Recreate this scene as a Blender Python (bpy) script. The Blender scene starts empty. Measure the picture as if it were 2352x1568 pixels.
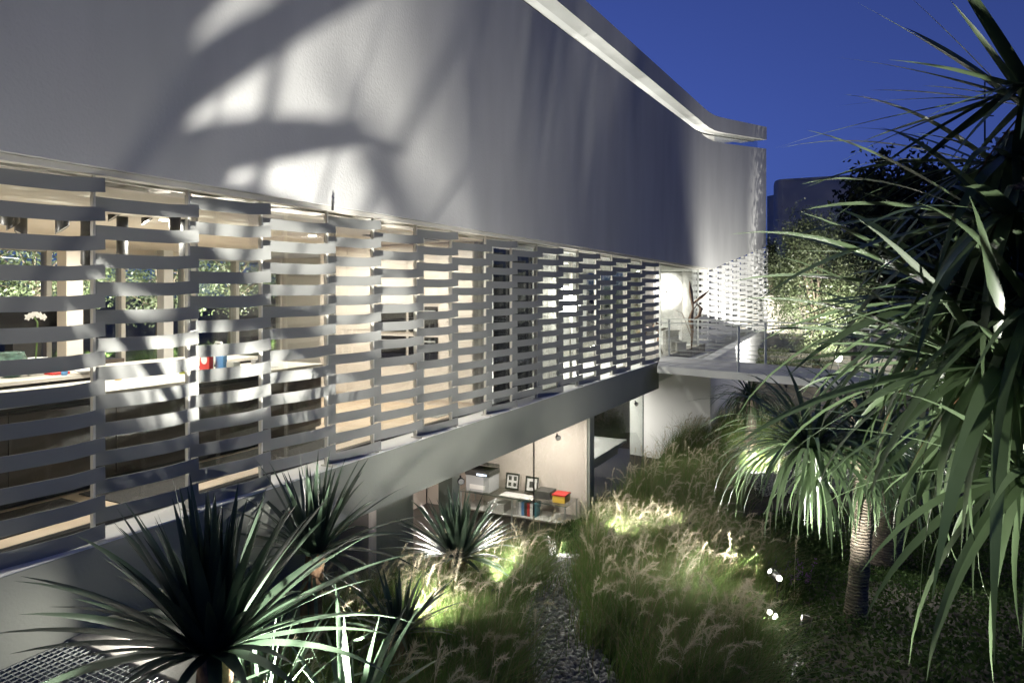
import bpy, math, random
import numpy as np
from mathutils import Vector, Matrix
R = math.radians
random.seed(7); rng = np.random.default_rng(11)
SC = bpy.context.scene
COL = SC.collection

# ------------------------------------------------------------------ camera
EYE = 1.82
cam = bpy.data.cameras.new('camera'); cam.sensor_width = 36; cam.sensor_fit = 'HORIZONTAL'
cam.lens = 24.0; cam.shift_y = -108/2352; cam.clip_end = 1200; cam.clip_start = 0.05
co = bpy.data.objects.new('camera', cam); COL.objects.link(co)
co.location = (0, 0, EYE); co.rotation_euler = (R(90), 0, 0); SC.camera = co
# ------------------------------------------------------------------ world
wd = bpy.data.worlds.new('World'); SC.world = wd; wd.use_nodes = True
nt = wd.node_tree; nt.nodes.clear()
sky = nt.nodes.new('ShaderNodeTexSky'); sky.sky_type = 'NISHITA'; sky.sun_disc = False
sky.sun_elevation = R(0.0); sky.sun_rotation = R(-20); sky.ozone_density = 6.0; sky.air_density = 1.0; sky.dust_density = 0.4
sep = nt.nodes.new('ShaderNodeSeparateColor')          # a clear dusk sky: one blue hue, brightness from the sky model
hs = nt.nodes.new('ShaderNodeVectorMath'); hs.operation = 'SCALE'; hs.inputs[0].default_value = (.43, .74, 3.8)
h2 = nt.nodes.new('ShaderNodeVectorMath'); h2.operation = 'SCALE'; h2.inputs[0].default_value = (.95, 1.9, 3.9)
ha = nt.nodes.new('ShaderNodeVectorMath'); ha.operation = 'ADD'
bg = nt.nodes.new('ShaderNodeBackground'); bg.inputs[1].default_value = 0.10
ow = nt.nodes.new('ShaderNodeOutputWorld')
nt.links.new(sky.outputs[0], sep.inputs[0]); nt.links.new(sep.outputs[2], hs.inputs['Scale']); nt.links.new(sep.outputs[1], h2.inputs['Scale']); nt.links.new(hs.outputs[0], ha.inputs[0]); nt.links.new(h2.outputs[0], ha.inputs[1]); nt.links.new(ha.outputs[0], bg.inputs[0]); nt.links.new(bg.outputs[0], ow.inputs[0])
vs = SC.view_settings
vs.view_transform = 'Standard'; vs.look = 'None'; vs.exposure = 0; vs.gamma = 1; vs.use_curve_mapping = False
SC.render.engine = 'CYCLES'
cy = SC.cycles
cy.use_denoising = True; cy.max_bounces = 6; cy.diffuse_bounces = 4; cy.glossy_bounces = 2
cy.transmission_bounces = 4; cy.transparent_max_bounces = 16; cy.sample_clamp_indirect = 4; cy.sample_clamp_direct = 0
cy.caustics_reflective = False; cy.caustics_refractive = False
cy.use_adaptive_sampling = True; cy.adaptive_threshold = 0.015

# ------------------------------------------------------------------ geometry helpers
FPX = 1568.0
def ray(px): return (px-1176)/FPX
def P(px, py, Y): return Vector((ray(px)*Y, Y, EYE-(py-676)/FPX*Y))          # a pixel at a known depth
def G(px, py, z):                                                             # a pixel on a level plane
    Y = (EYE-z)*FPX/(py-676); return Vector((ray(px)*Y, Y, z))
UX, UY = 0.4599, 0.8880          # along the facade
NX, NY = 0.8880, -0.4599         # out of the facade, to the garden
FX, FY = -3.310, 4.414
def W(s, d, z): return (FX+s*UX+d*NX, FY+s*UY+d*NY, z)
def SD(x, y):
    a, b = x-FX, y-FY
    return a*UX+b*UY, a*NX+b*NY
def s_at(px, d=0.0):
    r = ray(px); t = (d+NX*FX+NY*FY)/(NX*r+NY); return SD(r*t, t)[0]

class MB:
    def __init__(s): s.v = []; s.f = []
    def add(s, vs, fs):
        o = len(s.v); s.v += [tuple(v) for v in vs]; s.f += [tuple(i+o for i in f) for f in fs]; return s
    def hexa(s, b, t):   # four bottom corners, four top corners
        return s.add(list(b)+list(t), [(3,2,1,0),(4,5,6,7),(0,1,5,4),(1,2,6,5),(2,3,7,6),(3,0,4,7)])
    def box(s, x0, x1, y0, y1, z0, z1):
        return s.hexa([(x0,y0,z0),(x1,y0,z0),(x1,y1,z0),(x0,y1,z0)], [(x0,y0,z1),(x1,y0,z1),(x1,y1,z1),(x0,y1,z1)])
    def fbox(s, s0, s1, d0, d1, z0, z1, z0b=None, z1b=None):   # box in facade coordinates; z*b at s1
        z0b = z0 if z0b is None else z0b; z1b = z1 if z1b is None else z1b
        return s.hexa([W(s0,d0,z0),W(s1,d0,z0b),W(s1,d1,z0b),W(s0,d1,z0)], [W(s0,d0,z1),W(s1,d0,z1b),W(s1,d1,z1b),W(s0,d1,z1)])
    def bar(s, p, q, w, h=None, up=(0,0,1)):
        p, q = Vector(p), Vector(q); h = h or w; a = (q-p).normalized()
        u = Vector(up); x = a.cross(u)
        if x.length < 1e-3: x = a.cross(Vector((1,0,0)))
        x.normalize(); y = x.cross(a)
        c = [(-1,-1),(1,-1),(1,1),(-1,1)]
        return s.hexa([p+x*i*w/2+y*j*h/2 for i,j in c], [q+x*i*w/2+y*j*h/2 for i,j in c])
    def tube(s, pts, rad, n=10, cap=True):
        pts = [Vector(p) for p in pts]; rad = rad if isinstance(rad, (list,tuple)) else [rad]*len(pts)
        o = len(s.v); px = None
        for i, p in enumerate(pts):
            a = (pts[min(i+1,len(pts)-1)]-pts[max(i-1,0)]).normalized()
            if px is None:
                x = a.cross(Vector((0,0,1)))
                if x.length < 1e-3: x = Vector((1,0,0))
            else: x = px-a*px.dot(a)
            x.normalize(); px = x; y = a.cross(x)
            for k in range(n):
                t = 2*math.pi*k/n; s.v.append(tuple(p+(x*math.cos(t)+y*math.sin(t))*rad[i]))
        for i in range(len(pts)-1):
            for k in range(n):
                k2 = (k+1)%n; s.f.append((o+i*n+k, o+i*n+k2, o+(i+1)*n+k2, o+(i+1)*n+k))
        if cap:
            s.f.append(tuple(o+k for k in range(n))[::-1]); s.f.append(tuple(o+(len(pts)-1)*n+k for k in range(n)))
        return s
    def lathe(s, prof, c=(0,0,0), n=20):
        o = len(s.v)
        for r, z in prof:
            for k in range(n):
                t = 2*math.pi*k/n; s.v.append((c[0]+r*math.cos(t), c[1]+r*math.sin(t), c[2]+z))
        for i in range(len(prof)-1):
            for k in range(n):
                k2=(k+1)%n; s.f.append((o+i*n+k,o+i*n+k2,o+(i+1)*n+k2,o+(i+1)*n+k))
        s.f.append(tuple(o+k for k in range(n))[::-1]); s.f.append(tuple(o+(len(prof)-1)*n+k for k in range(n)))
        return s
    def mesh(s, name, m, smooth=False):
        me = bpy.data.meshes.new(name); me.from_pydata(s.v, [], s.f); me.materials.append(m)
        if smooth: me.polygons.foreach_set('use_smooth', [True]*len(me.polygons))
        me.update(); return me
    def build(s, name, m, parent=None, smooth=False, bevel=0):
        o = link(name, s.mesh(name, m, smooth), parent)
        if bevel:
            b = o.modifiers.new('bevel','BEVEL'); b.width = bevel; b.segments = 2; b.limit_method = 'ANGLE'
        return o
def link(name, data, parent=None, loc=None):
    o = bpy.data.objects.new(name, data); COL.objects.link(o)
    if parent is not None: o.parent = parent; o.matrix_parent_inverse = Matrix.Translation(-parent.location) if parent.type=='EMPTY' and parent.rotation_euler[2]==0 else Matrix()
    if loc is not None: o.location = loc
    return o
def tag(o, label=None, cat=None, group=None, kind=None):
    if label: o['label'] = label
    if cat: o['category'] = cat
    if group: o['group'] = group
    if kind: o['kind'] = kind
    return o
def thing(name, label, cat, loc=(0,0,0), group=None):
    o = bpy.data.objects.new(name, None); COL.objects.link(o); o.location = loc; o.empty_display_size = .1
    return tag(o, label, cat, group)
def npmesh(name, v, f, m, nper, smooth=False):
    """v (N,3) float, f (M,nper) int"""
    me = bpy.data.meshes.new(name)
    me.vertices.add(len(v)); me.vertices.foreach_set('co', np.asarray(v, np.float32).ravel())
    M = len(f); me.loops.add(M*nper); me.loops.foreach_set('vertex_index', np.asarray(f, np.int32).ravel())
    me.polygons.add(M); me.polygons.foreach_set('loop_start', np.arange(0, M*nper, nper, dtype=np.int32))
    if smooth: me.polygons.foreach_set('use_smooth', np.ones(M, bool))
    me.materials.append(m); me.update(calc_edges=True); return me

# ------------------------------------------------------------------ materials
def mat(name, col, rough=.6, metal=0, var=.12, scale=3., bump=0, bscale=60, emit=0, ecol=None, spec=.5, transl=0, col2=None, stretch=None, detail=4):
    m = bpy.data.materials.new(name); m.use_nodes = True
    n = m.node_tree; b = n.nodes['Principled BSDF']; L = n.links.new
    b.inputs['Roughness'].default_value = rough; b.inputs['Metallic'].default_value = metal
    b.inputs['Specular IOR Level'].default_value = spec
    c = tuple(col)+(1,)
    tc = n.nodes.new('ShaderNodeTexCoord'); src = tc.outputs['Object']
    if stretch:
        mp = n.nodes.new('ShaderNodeMapping'); mp.inputs['Scale'].default_value = stretch; L(src, mp.inputs[0]); src = mp.outputs[0]
    no = n.nodes.new('ShaderNodeTexNoise'); no.inputs['Scale'].default_value = scale; no.inputs['Detail'].default_value = detail
    L(src, no.inputs['Vector'])
    mx = n.nodes.new('ShaderNodeMix'); mx.data_type = 'RGBA'
    rp = n.nodes.new('ShaderNodeMapRange'); rp.inputs[1].default_value = .3; rp.inputs[2].default_value = .7
    L(no.outputs[0], rp.inputs[0]); L(rp.outputs[0], mx.inputs[0])
    lo = tuple(max(0, x*(1-var)) for x in col)+(1,); hi = tuple(min(1, x*(1+var)) for x in col)+(1,)
    if col2: lo, hi = c, tuple(col2)+(1,)
    mx.inputs[6].default_value = lo; mx.inputs[7].default_value = hi
    L(mx.outputs[2], b.inputs['Base Color'])
    if bump:
        n2 = n.nodes.new('ShaderNodeTexNoise'); n2.inputs['Scale'].default_value = bscale; n2.inputs['Detail'].default_value = 3
        L(tc.outputs['Object'] if name == 'plaster' else src, n2.inputs['Vector'])
        bp = n.nodes.new('ShaderNodeBump'); bp.inputs['Strength'].default_value = bump; bp.inputs['Distance'].default_value = .01
        L(n2.outputs[0], bp.inputs['Height']); L(bp.outputs[0], b.inputs['Normal'])
    if emit:
        b.inputs['Emission Color'].default_value = tuple(ecol or col)+(1,); b.inputs['Emission Strength'].default_value = emit
    if transl:
        t = n.nodes.new('ShaderNodeBsdfTranslucent'); L(mx.outputs[2], t.inputs[0])
        ms = n.nodes.new('ShaderNodeMixShader'); ms.inputs[0].default_value = transl
        L(b.outputs[0], ms.inputs[1]); L(t.outputs[0], ms.inputs[2]); L(ms.outputs[0], n.nodes['Material Output'].inputs[0])
    return m
def glassmat(name, tint=(1,1,1), rough=.0, refl=1.0):
    m = bpy.data.materials.new(name); m.use_nodes = True; n = m.node_tree; n.nodes.clear(); L = n.links.new
    o = n.nodes.new('ShaderNodeOutputMaterial'); t = n.nodes.new('ShaderNodeBsdfTransparent'); g = n.nodes.new('ShaderNodeBsdfGlossy')
    t.inputs[0].default_value = tuple(tint)+(1,); g.inputs['Roughness'].default_value = rough
    fr = n.nodes.new('ShaderNodeFresnel'); fr.inputs[0].default_value = 1.5
    mu = n.nodes.new('ShaderNodeMath'); mu.operation = 'MULTIPLY'; mu.inputs[1].default_value = refl
    mx = n.nodes.new('ShaderNodeMixShader'); L(fr.outputs[0], mu.inputs[0]); L(mu.outputs[0], mx.inputs[0])
    L(t.outputs[0], mx.inputs[1]); L(g.outputs[0], mx.inputs[2]); L(mx.outputs[0], o.inputs[0]); return m
M = {}
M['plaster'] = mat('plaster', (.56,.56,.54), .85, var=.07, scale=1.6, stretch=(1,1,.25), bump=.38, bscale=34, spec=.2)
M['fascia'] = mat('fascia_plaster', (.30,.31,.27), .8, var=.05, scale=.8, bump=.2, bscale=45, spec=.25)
M['white'] = mat('white_paint', (.78,.78,.76), .6, var=.03, scale=1.2)
M['warmwhite'] = mat('warm_white_paint', (.78,.73,.65), .6, var=.03, scale=1.2)
M['cream'] = mat('cream_lacquer', (.73,.67,.59), .35, var=.03, scale=1.)
M['beige'] = mat('beige_paint', (.68,.60,.53), .7, var=.03, scale=1.)
M['screen'] = mat('screen_metal', (.27,.275,.258), .55, var=.05, scale=2., bump=.03, bscale=120)
M['post'] = mat('post_metal', (.66,.64,.58), .5, var=.05)
M['screenw'] = mat('white_screen_metal', (.74,.74,.71), .5, var=.04)
M['rail'] = mat('rail_steel', (.62,.64,.62), .35, metal=.3, var=.05)
M['cable'] = mat('cable_steel', (.35,.36,.36), .35, metal=.8, var=.05)
M['dark'] = mat('dark_metal', (.025,.025,.024), .4, var=.2)
M['black'] = mat('black_gloss', (.012,.012,.013), .15, var=.2)
M['brown'] = mat('brown_lacquer', (.075,.062,.053), .35, var=.12, scale=2.)
M['stonetop'] = mat('cream_stone', (.72,.68,.60), .35, var=.06, scale=6)
M['wood'] = mat('oak', (.52,.41,.29), .5, col2=(.64,.52,.39), scale=3, stretch=(1,1,1), bump=.05, bscale=30)
M['carpet'] = mat('dark_carpet', (.04,.038,.036), .95, var=.5, scale=90, bump=.5, bscale=200)
M['concrete'] = mat('concrete', (.30,.285,.25), .9, var=.25, scale=6, bump=.4, bscale=40)
M['steel'] = mat('galvanised_steel', (.45,.47,.45), .45, metal=.5, var=.12, scale=8)
M['darkfloor'] = mat('dark_stone_floor', (.05,.046,.042), .3, var=.25, scale=2)
M['soil'] = mat('soil', (.035,.030,.022), .95, var=.5, scale=5, bump=.8, bscale=25)
M['gravel'] = mat('gravel_stone', (.09,.09,.088), .8, col2=(.33,.33,.32), scale=14, bump=.4, bscale=60)
M['glass'] = glassmat('window_glass', (.97,.985,.975), refl=.4)
M['skyglass'] = glassmat('clerestory_glass', (.95,.97,.98), refl=.5)
M['glassedge'] = mat('glass_edge', (.05,.09,.08), .2, var=.1)
M['bulb'] = mat('lit_lens', (1,1,.95), .4, emit=22, ecol=(1,.98,.88))
M['lens'] = mat('frosted_lens', (.8,.8,.75), .4, emit=.6, ecol=(1,.97,.9))
M['bulbw'] = mat('lit_warm_lens', (1,.95,.8), .4, emit=14, ecol=(1,.92,.75))
M['panel'] = mat('lit_screen', (.7,.8,1), .4, emit=1.6, ecol=(.75,.85,1))
M['leaf'] = mat('yucca_leaf', (.032,.055,.033), .38, col2=(.065,.095,.062), scale=2.5, transl=.12, spec=.55)
M['dleaf'] = mat('dracaena_leaf', (.052,.085,.036), .36, col2=(.10,.145,.075), scale=2.2, transl=.15, spec=.55)
M['deadleaf'] = mat('dry_leaf', (.23,.13,.06), .7, var=.4, scale=4, transl=.2)
M['bark'] = mat('dragon_bark', (.20,.165,.125), .9, var=.35, scale=6, bump=.7, bscale=24, stretch=(1,1,5))
def ring_bark():
    m = M['bark']; n = m.node_tree; L = n.links.new; b = n.nodes['Principled BSDF']
    w = n.nodes.new('ShaderNodeTexWave'); w.wave_type = 'BANDS'; w.bands_direction = 'Z'; w.inputs['Scale'].default_value = 10
    w.inputs['Distortion'].default_value = 4.5; w.inputs['Detail'].default_value = 3; w.inputs['Detail Scale'].default_value = 2.5
    tc = n.nodes.new('ShaderNodeTexCoord'); L(tc.outputs['Object'], w.inputs['Vector'])
    src = b.inputs['Base Color'].links[0].from_socket
    mx = n.nodes.new('ShaderNodeMix'); mx.data_type = 'RGBA'; mx.blend_type = 'MULTIPLY'; mx.inputs[0].default_value = .45
    L(src, mx.inputs[6]); L(w.outputs[0], mx.inputs[7]); L(mx.outputs[2], b.inputs['Base Color'])
    bp = n.nodes.new('ShaderNodeBump'); bp.inputs['Strength'].default_value = .9; bp.inputs['Distance'].default_value = .02
    L(w.outputs[0], bp.inputs['Height']); L(b.inputs['Normal'].links[0].from_socket, bp.inputs['Normal']); L(bp.outputs[0], b.inputs['Normal'])
ring_bark()
M['bark2'] = mat('tree_bark', (.19,.15,.11), .9, var=.3, scale=8, bump=.6, bscale=20)
M['ybark'] = mat('yucca_bark', (.21,.13,.075), .95, var=.45, scale=16, bump=1., bscale=40)
M['grass'] = mat('grass_blade', (.06,.12,.022), .55, col2=(.15,.23,.06), scale=3.5, transl=.25, spec=.3)
M['dry'] = mat('dry_blade', (.17,.135,.075), .8, col2=(.30,.25,.15), scale=3., transl=.25, spec=.1)
M['plume'] = mat('grass_plume', (.38,.34,.23), .9, col2=(.58,.53,.40), scale=3., transl=.35, spec=.1)
M['cover'] = mat('cover_leaf', (.024,.052,.016), .85, col2=(.06,.095,.03), scale=5, transl=.2, spec=.08)
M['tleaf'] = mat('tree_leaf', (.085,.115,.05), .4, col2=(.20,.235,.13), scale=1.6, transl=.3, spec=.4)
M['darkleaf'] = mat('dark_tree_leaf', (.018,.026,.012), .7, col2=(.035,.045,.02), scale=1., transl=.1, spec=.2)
M['salvia'] = mat('salvia_flower', (.22,.08,.33), .7, var=.3, transl=.3)
M['red'] = mat('red_card', (.55,.03,.025), .5); M['blue'] = mat('blue_card', (.12,.32,.62), .5); M['yellow'] = mat('yellow_plastic', (.75,.48,.06), .4)
M['grey'] = mat('grey_plastic', (.42,.41,.38), .5); M['darkgrey'] = mat('dark_grey_plastic', (.06,.058,.055), .4)
M['paper'] = mat('paper', (.8,.78,.74), .8); M['teal'] = mat('teal_card', (.05,.20,.24), .5)
M['greenglass'] = mat('green_glass', (.10,.17,.14), .12, var=.5, scale=20, bump=.8, bscale=16)
M['curtain'] = mat('dark_sheer', (.035,.037,.04), .6, var=.5, scale=4, stretch=(14,14,.3), transl=.3)
M['sheer'] = mat('pale_sheer', (.6,.6,.57), .7, var=.25, scale=4, stretch=(14,14,.3), transl=.5)
M['rock'] = mat('rock', (.13,.125,.12), .9, var=.5, scale=4, bump=1., bscale=9)
M['bronze'] = mat('bronze', (.26,.18,.13), .4, metal=.7, var=.3, scale=6)
M['nwall'] = mat('neighbour_plaster', (.5,.5,.5), .9, var=.06, scale=.3)
M['gwall'] = mat('garden_wall_plaster', (.62,.58,.48), .9, var=.12, scale=1.2, bump=.3, bscale=10)
M['green'] = mat('yellow_green_cup', (.5,.55,.12), .4)

# ------------------------------------------------------------------ light helper
def light(kind, name, loc, energy, parent=None, aim=None, col=(1,.96,.88), size=.1, spot=60, blend=.6, sy=None):
    l = bpy.data.lights.new(name, kind); l.energy = energy; l.color = col
    if kind == 'SPOT': l.spot_size = R(spot); l.spot_blend = blend; l.shadow_soft_size = size
    elif kind == 'POINT': l.shadow_soft_size = size
    else:
        l.shape = 'RECTANGLE'; l.size = size; l.size_y = sy or size
    o = link(name, l, parent, loc)
    if aim is not None:
        o.rotation_euler = (Vector(aim)-Vector(loc)).to_track_quat('-Z','Y').to_euler()
    return o

# ------------------------------------------------------------------ ground
def gbase(y):
    return float(np.interp(y, [-12,0,3,5,8,11,14,17,20,24,28,40,300], [-.9,-1.0,-1.15,-1.35,-1.8,-2.35,-2.6,-2.55,-2.2,-1.7,-.9,-.3,0]))
def gz(x, y):
    s, d = SD(x, y)
    z = gbase(y)
    if x > 3 and y < 16: z += .05*(x-3)
    if s < 31:
        if d < -7.6: return -.06
        k = min(1, max(0, (.15-d)/.35)); z = z*(1-k)+(-3.5)*k
    return z
xs = np.concatenate([np.arange(-200,-16,20), np.arange(-16,24,.25), np.arange(24,60,3), np.arange(60,420,40)])
ys = np.concatenate([np.arange(-60,-2,6), np.arange(-2,30,.25), np.arange(30,70,3), np.arange(70,900,60)])
V = [(x, y, gz(x,y)+.03*math.sin(x*3.1)*math.cos(y*2.3)*(1 if y<30 else 0)) for y in ys for x in xs]
nx = len(xs); F = [(j*nx+i, j*nx+i+1, (j+1)*nx+i+1, (j+1)*nx+i) for j in range(len(ys)-1) for i in range(nx-1)]
tag(link('ground', npmesh('ground', np.array(V), np.array(F), M['soil'], 4, True)), kind='structure')

# ------------------------------------------------------------------ the house
house = thing('house', 'angular white villa with overhanging upper storey and banded screens along its side', 'house', W(0,0,-.6))
def hb(name, m, *boxes, parent=house, bevel=0):
    mb = MB()
    for b in boxes: mb.fbox(*b)
    return mb.build(name, M[m] if isinstance(m, str) else m, parent, bevel=bevel)
SE = 23.07                                    # where the facade turns into the end wing
EX, EY = 10.80, 29.0
cx, cyy, _ = W(SE, 0, 0)
wl = math.hypot(EX-cx, EY-cyy); wx, wy = (EX-cx)/wl, (EY-cyy)/wl
def plan():                                   # (x, y, along) of the wall line, with a soft corner
    pts = [(*W(s,0,0)[:2], s) for s in (-6,-3,0,3,6,9,12,15,18,20,21.6)]
    a, b, c = Vector(W(21.6,0,0)[:2]), Vector((cx,cyy)), Vector((cx+wx*1.4, cyy+wy*1.4))
    for k in range(1,9):
        t = k/8; p = a*(1-t)**2+b*2*t*(1-t)+c*t*t; pts.append((p.x, p.y, 21.6+2.87*t))
    for k in range(1,6):
        t = k/5; pts.append((cx+wx*(1.4+(wl-1.4)*t), cyy+wy*(1.4+(wl-1.4)*t), SE+1.4+(wl-1.4)*t))
    return pts
PL = plan()
def wing(s): return max(0., (s-SE)/wl)
zb = lambda s: 2.75+1.10*wing(s)
zt = lambda s: (6.61+.0496*(s-7.55)) if s < SE else 7.38+.62*wing(s)
rb = lambda s: (7.12+.0463*(s-8.88)) if s < SE else 7.775+.61*wing(s)
rt = lambda s: (7.66+.052*(s-10.23)) if s < SE else 8.33+.59*wing(s)
def strip(lo, hi, d0, d1, m, name, parent=house, smooth=True):
    """a thick wall along the plan line, from offset d0 (outer) to d1 (inner)"""
    mb = MB(); n = len(PL); v = []
    for i, (x, y, s) in enumerate(PL):
        x0,y0,_ = PL[max(i-1,0)]; x1,y1,_ = PL[min(i+1,n-1)]; l = math.hypot(x1-x0,y1-y0); nx_, ny_ = (y1-y0)/l, -(x1-x0)/l
        for d, z in ((d0,lo(s)),(d0,hi(s)),(d1,hi(s)),(d1,lo(s))): v.append((x+nx_*d, y+ny_*d, z))
    f = []
    for i in range(n-1):
        for k in range(4): f.append((i*4+k, (i+1)*4+k, (i+1)*4+(k+1)%4, i*4+(k+1)%4))
    f += [(0,1,2,3), ((n-1)*4+3,(n-1)*4+2,(n-1)*4+1,(n-1)*4)]
    mb.add(v, [q[::-1] for q in f]); return mb.build(name, M[m], parent)
up = strip(zb, zt, 0, -.28, 'plaster', 'upper_wall')
for p in up.data.polygons: p.use_smooth = abs(p.normal.z) < .3
try: up.data.set_sharp_from_angle(angle=R(40))
except Exception: pass
rf = strip(rb, rt, .02, -.3, 'plaster', 'roof')
strip(lambda s: rb(s)+.02, lambda s: rb(s)+.05, -.3, -1.1, 'white', 'soffit', rf)
strip(lambda s: rb(s)+.12, lambda s: rb(s)+.16, -1.1, -7.5, 'white', 'ceiling', rf)
strip(lambda s: rt(s)-.3, lambda s: rt(s)-.02, -.3, -7.5, 'plaster', 'roof_deck', rf)
strip(lambda s: rb(s)-.005, lambda s: rb(s)+.02, -.52, -.60, 'dark', 'window_head', rf)
strip(lambda s: 2.76+1.0*wing(s), lambda s: 3.0+1.0*wing(s), -.28, -7.5, 'white', 'upper_floor')
strip(lambda s: 3.0+1.0*wing(s), lambda s: rb(s)+.12, -7.3, -7.5, 'white', 'upper_back_wall')
# clerestory panes between wall top and soffit
cl = tag(thing('clerestory_window', None, None, W(10,-.9,6.8)), None); cl.parent = house; cl.matrix_parent_inverse = Matrix.Translation(-house.location)
marks = [-6,-2,2,5.5,8.6,11.2,13.9,17.3,21.6]
for a, b in zip(marks[:-1], marks[1:]):
    pm = MB().hexa([W(a+.02,-.55,zt(a)-.4),W(b-.02,-.55,zt(b)-.4),W(b-.02,-.565,zt(b)-.4),W(a+.02,-.565,zt(a)-.4)],[W(a+.02,-.55,rb(a)+.02),W(b-.02,-.55,rb(b)+.02),W(b-.02,-.565,rb(b)+.02),W(a+.02,-.565,rb(a)+.02)])
    pm.build('pane', M['skyglass'], cl)
for a in marks[1:-1]:
    MB().fbox(a-.015,a+.015,-.53,-.59,zt(a)-.4,rb(a)+.02).build('frame', M['post'], cl)
# wing corner glazing
for k in range(3):
    a, b = SE+.9+k*1.45, SE+.9+(k+1)*1.45-.03
    q = lambda s, d, z: (cx+wx*(s-SE)+wy*d, cyy+wy*(s-SE)-wx*d, z)
    MB().hexa([q(a,-.30,zt(a)-.3),q(b,-.30,zt(b)-.3),q(b,-.312,zt(b)-.3),q(a,-.312,zt(a)-.3)],[q(a,-.30,rb(a)+.03),q(b,-.30,rb(b)+.03),q(b,-.312,rb(b)+.03),q(a,-.312,rb(a)+.03)]).build('pane', M['glass'], cl)
for s_, nm in ((11.4,'partition'),(15.6,'partition'),(20.6,'partition')):
    MB().fbox(s_,s_+.12,-1.2,-7.2,3.0,rb(s_)+.1).build(nm, M['white'], house)
# floor slab with its fascia (deeper towards the far end)
S0, S1 = -6.0, s_at(1513)
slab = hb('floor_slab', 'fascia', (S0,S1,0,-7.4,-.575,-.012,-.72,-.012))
hb('ledge', 'white', (S0,S1,-.004,-.50,-.0118,.0))
hb('wood_floor', 'wood', (S0,7.1,-.5,-7.3,-.0118,.004))
hb('hall_floor', 'white', (7.1,S1,-.5,-7.3,-.0118,.003))
hb('room_ceiling', 'warmwhite', (S0,7.1,-.30,-7.3,2.66,2.75))
hb('hall_ceiling', 'white', (7.1,SE,-.30,-9.3,2.66,2.75))
hb('screen_track', 'post', (S0,SE,-.05,-.16,2.70,2.745), (S0,SE,-.20,-.26,2.69,2.745))
# glazing behind the screens
gz_ = thing('glazing', None, None, W(5,-.4,0)); gz_.parent = house; gz_.matrix_parent_inverse = Matrix.Translation(-house.location)
st = [-6,-4.2,-2.2,-.2,1.75,3.55,5.3,7.1,8.9,10.6,12.3,14.1,S1-.1]
for a, b in zip(st[:-1], st[1:]):
    MB().fbox(a+.012,b-.012,-.40,-.412,.03,2.66).build('pane', M['glass'], gz_)
    MB().fbox(b-.012,b+.012,-.37,-.43,.0,2.66).build('mullion', M['post'], gz_)
MB().fbox(S0,S1,-.36,-.44,.0005,.03).build('sill', M['dark'], gz_)
MB().fbox(S1-.12,S1-.10,-.42,-3.2,.03,2.66).build('pane', M['glass'], gz_)
# kitchen walls
hb('end_wall', 'warmwhite', (S0-.15,S0,-.3,-7.4,0,2.75))
bw = hb('back_wall', 'warmwhite', (S0,S1,-7.3,-7.45,2.58,2.75), (S0,1.6,-7.3,-7.45,0,2.58), (9.4,S1,-7.3,-7.45,0,2.58))
bwin = thing('rear_window', None, None, W(2,-7.3,0)); bwin.parent = house; bwin.matrix_parent_inverse = Matrix.Translation(-house.location)
for k in range(6):
    a = 1.65+k*1.3
    MB().fbox(a+.05,a+1.25,-7.36,-7.37,.05,2.55).build('pane', M['glass'], bwin)
    MB().fbox(a-.04,a+.04,-7.28,-7.46,0,2.58).build('mullion', M['post'], bwin)
MB().fbox(1.6,9.4,-7.30,-7.44,2.54,2.582).build('rail', M['post'], bwin)
MB().fbox(3.75,4.0,-5.9,-6.15,.0045,2.66).build('column', M['warmwhite'], house)
MB().fbox(6.1,6.3,-6.9,-7.1,.0045,2.66).build('column', M['white'], house)
# tall cream cupboards: a wall across the kitchen end
cw = hb('cupboard_wall', 'cream', (6.95,7.55,-.55,-3.75,.004,2.655))
for k in range(5):
    d0 = -.56-k*.638
    for z0, z1 in (((.1,1.2),(1.21,2.1),(2.11,2.65)) if k in (0,3,4) else ((.1,.62),(2.11,2.65)) ):
        MB().fbox(6.925,6.95,d0-.004,d0-.634,z0,z1).build('door', M['cream'], cw)
    if k in (1,2):
        for z0, z1 in ((.66,1.12),(1.2,1.62)):
            ov = MB().fbox(6.915,6.95,d0-.03,d0-.60,z0,z1).build('oven', M['black'], cw)
            MB().fbox(6.90,6.914,d0-.06,d0-.57,z1-.09,z1-.06).build('handle', M['steel'], ov)
        MB().fbox(6.925,6.95,d0-.004,d0-.634,1.66,2.10).build('door', M['cream'], cw)
hb('rear_partition', 'warmwhite', (9.45,9.6,-3.75,-7.3,.004,2.66))
fr = hb('wall_oven', 'dark', (9.41,9.45,-4.4,-5.0,.4,1.35))
MB().fbox(9.40,9.45,-4.45,-4.95,1.85,2.2).build('lit_screen', M['panel'], house)
MB().fbox(9.42,9.45,-4.45,-4.95,1.42,1.75).build('shelf_niche', M['black'], house)
gr = thing('ceiling_grille', None, None, W(6,-1.5,2.6)); gr.parent = house; gr.matrix_parent_inverse = Matrix.Translation(-house.location)
MB().fbox(5.2,6.5,-.9,-1.35,2.652,2.659).build('frame', M['dark'], gr)
for k in range(8): MB().fbox(5.2,6.5,-.91-k*.055,-.935-k*.055,2.64,2.652).build('slat', M['post'], gr)
# hall beyond the cupboards
hb('hall_wall', 'white', (9.2,S1+6,-4.4,-4.55,.003,2.66))
hb('grey_wall', 'nwall', (s_at(1052,-.9),s_at(1128,-.9),-.95,-1.05,.003,2.66))
for k in range(4):
    hb('shelf', 'white', (12.2,14.6,-3.9,-4.4,.45+k*.5,.5+k*.5))
for s_ in (12.2,13.0,13.8,14.6): hb('shelf_upright', 'white', (s_-.02,s_+.02,-3.9,-4.4,.003,2.4))
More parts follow.
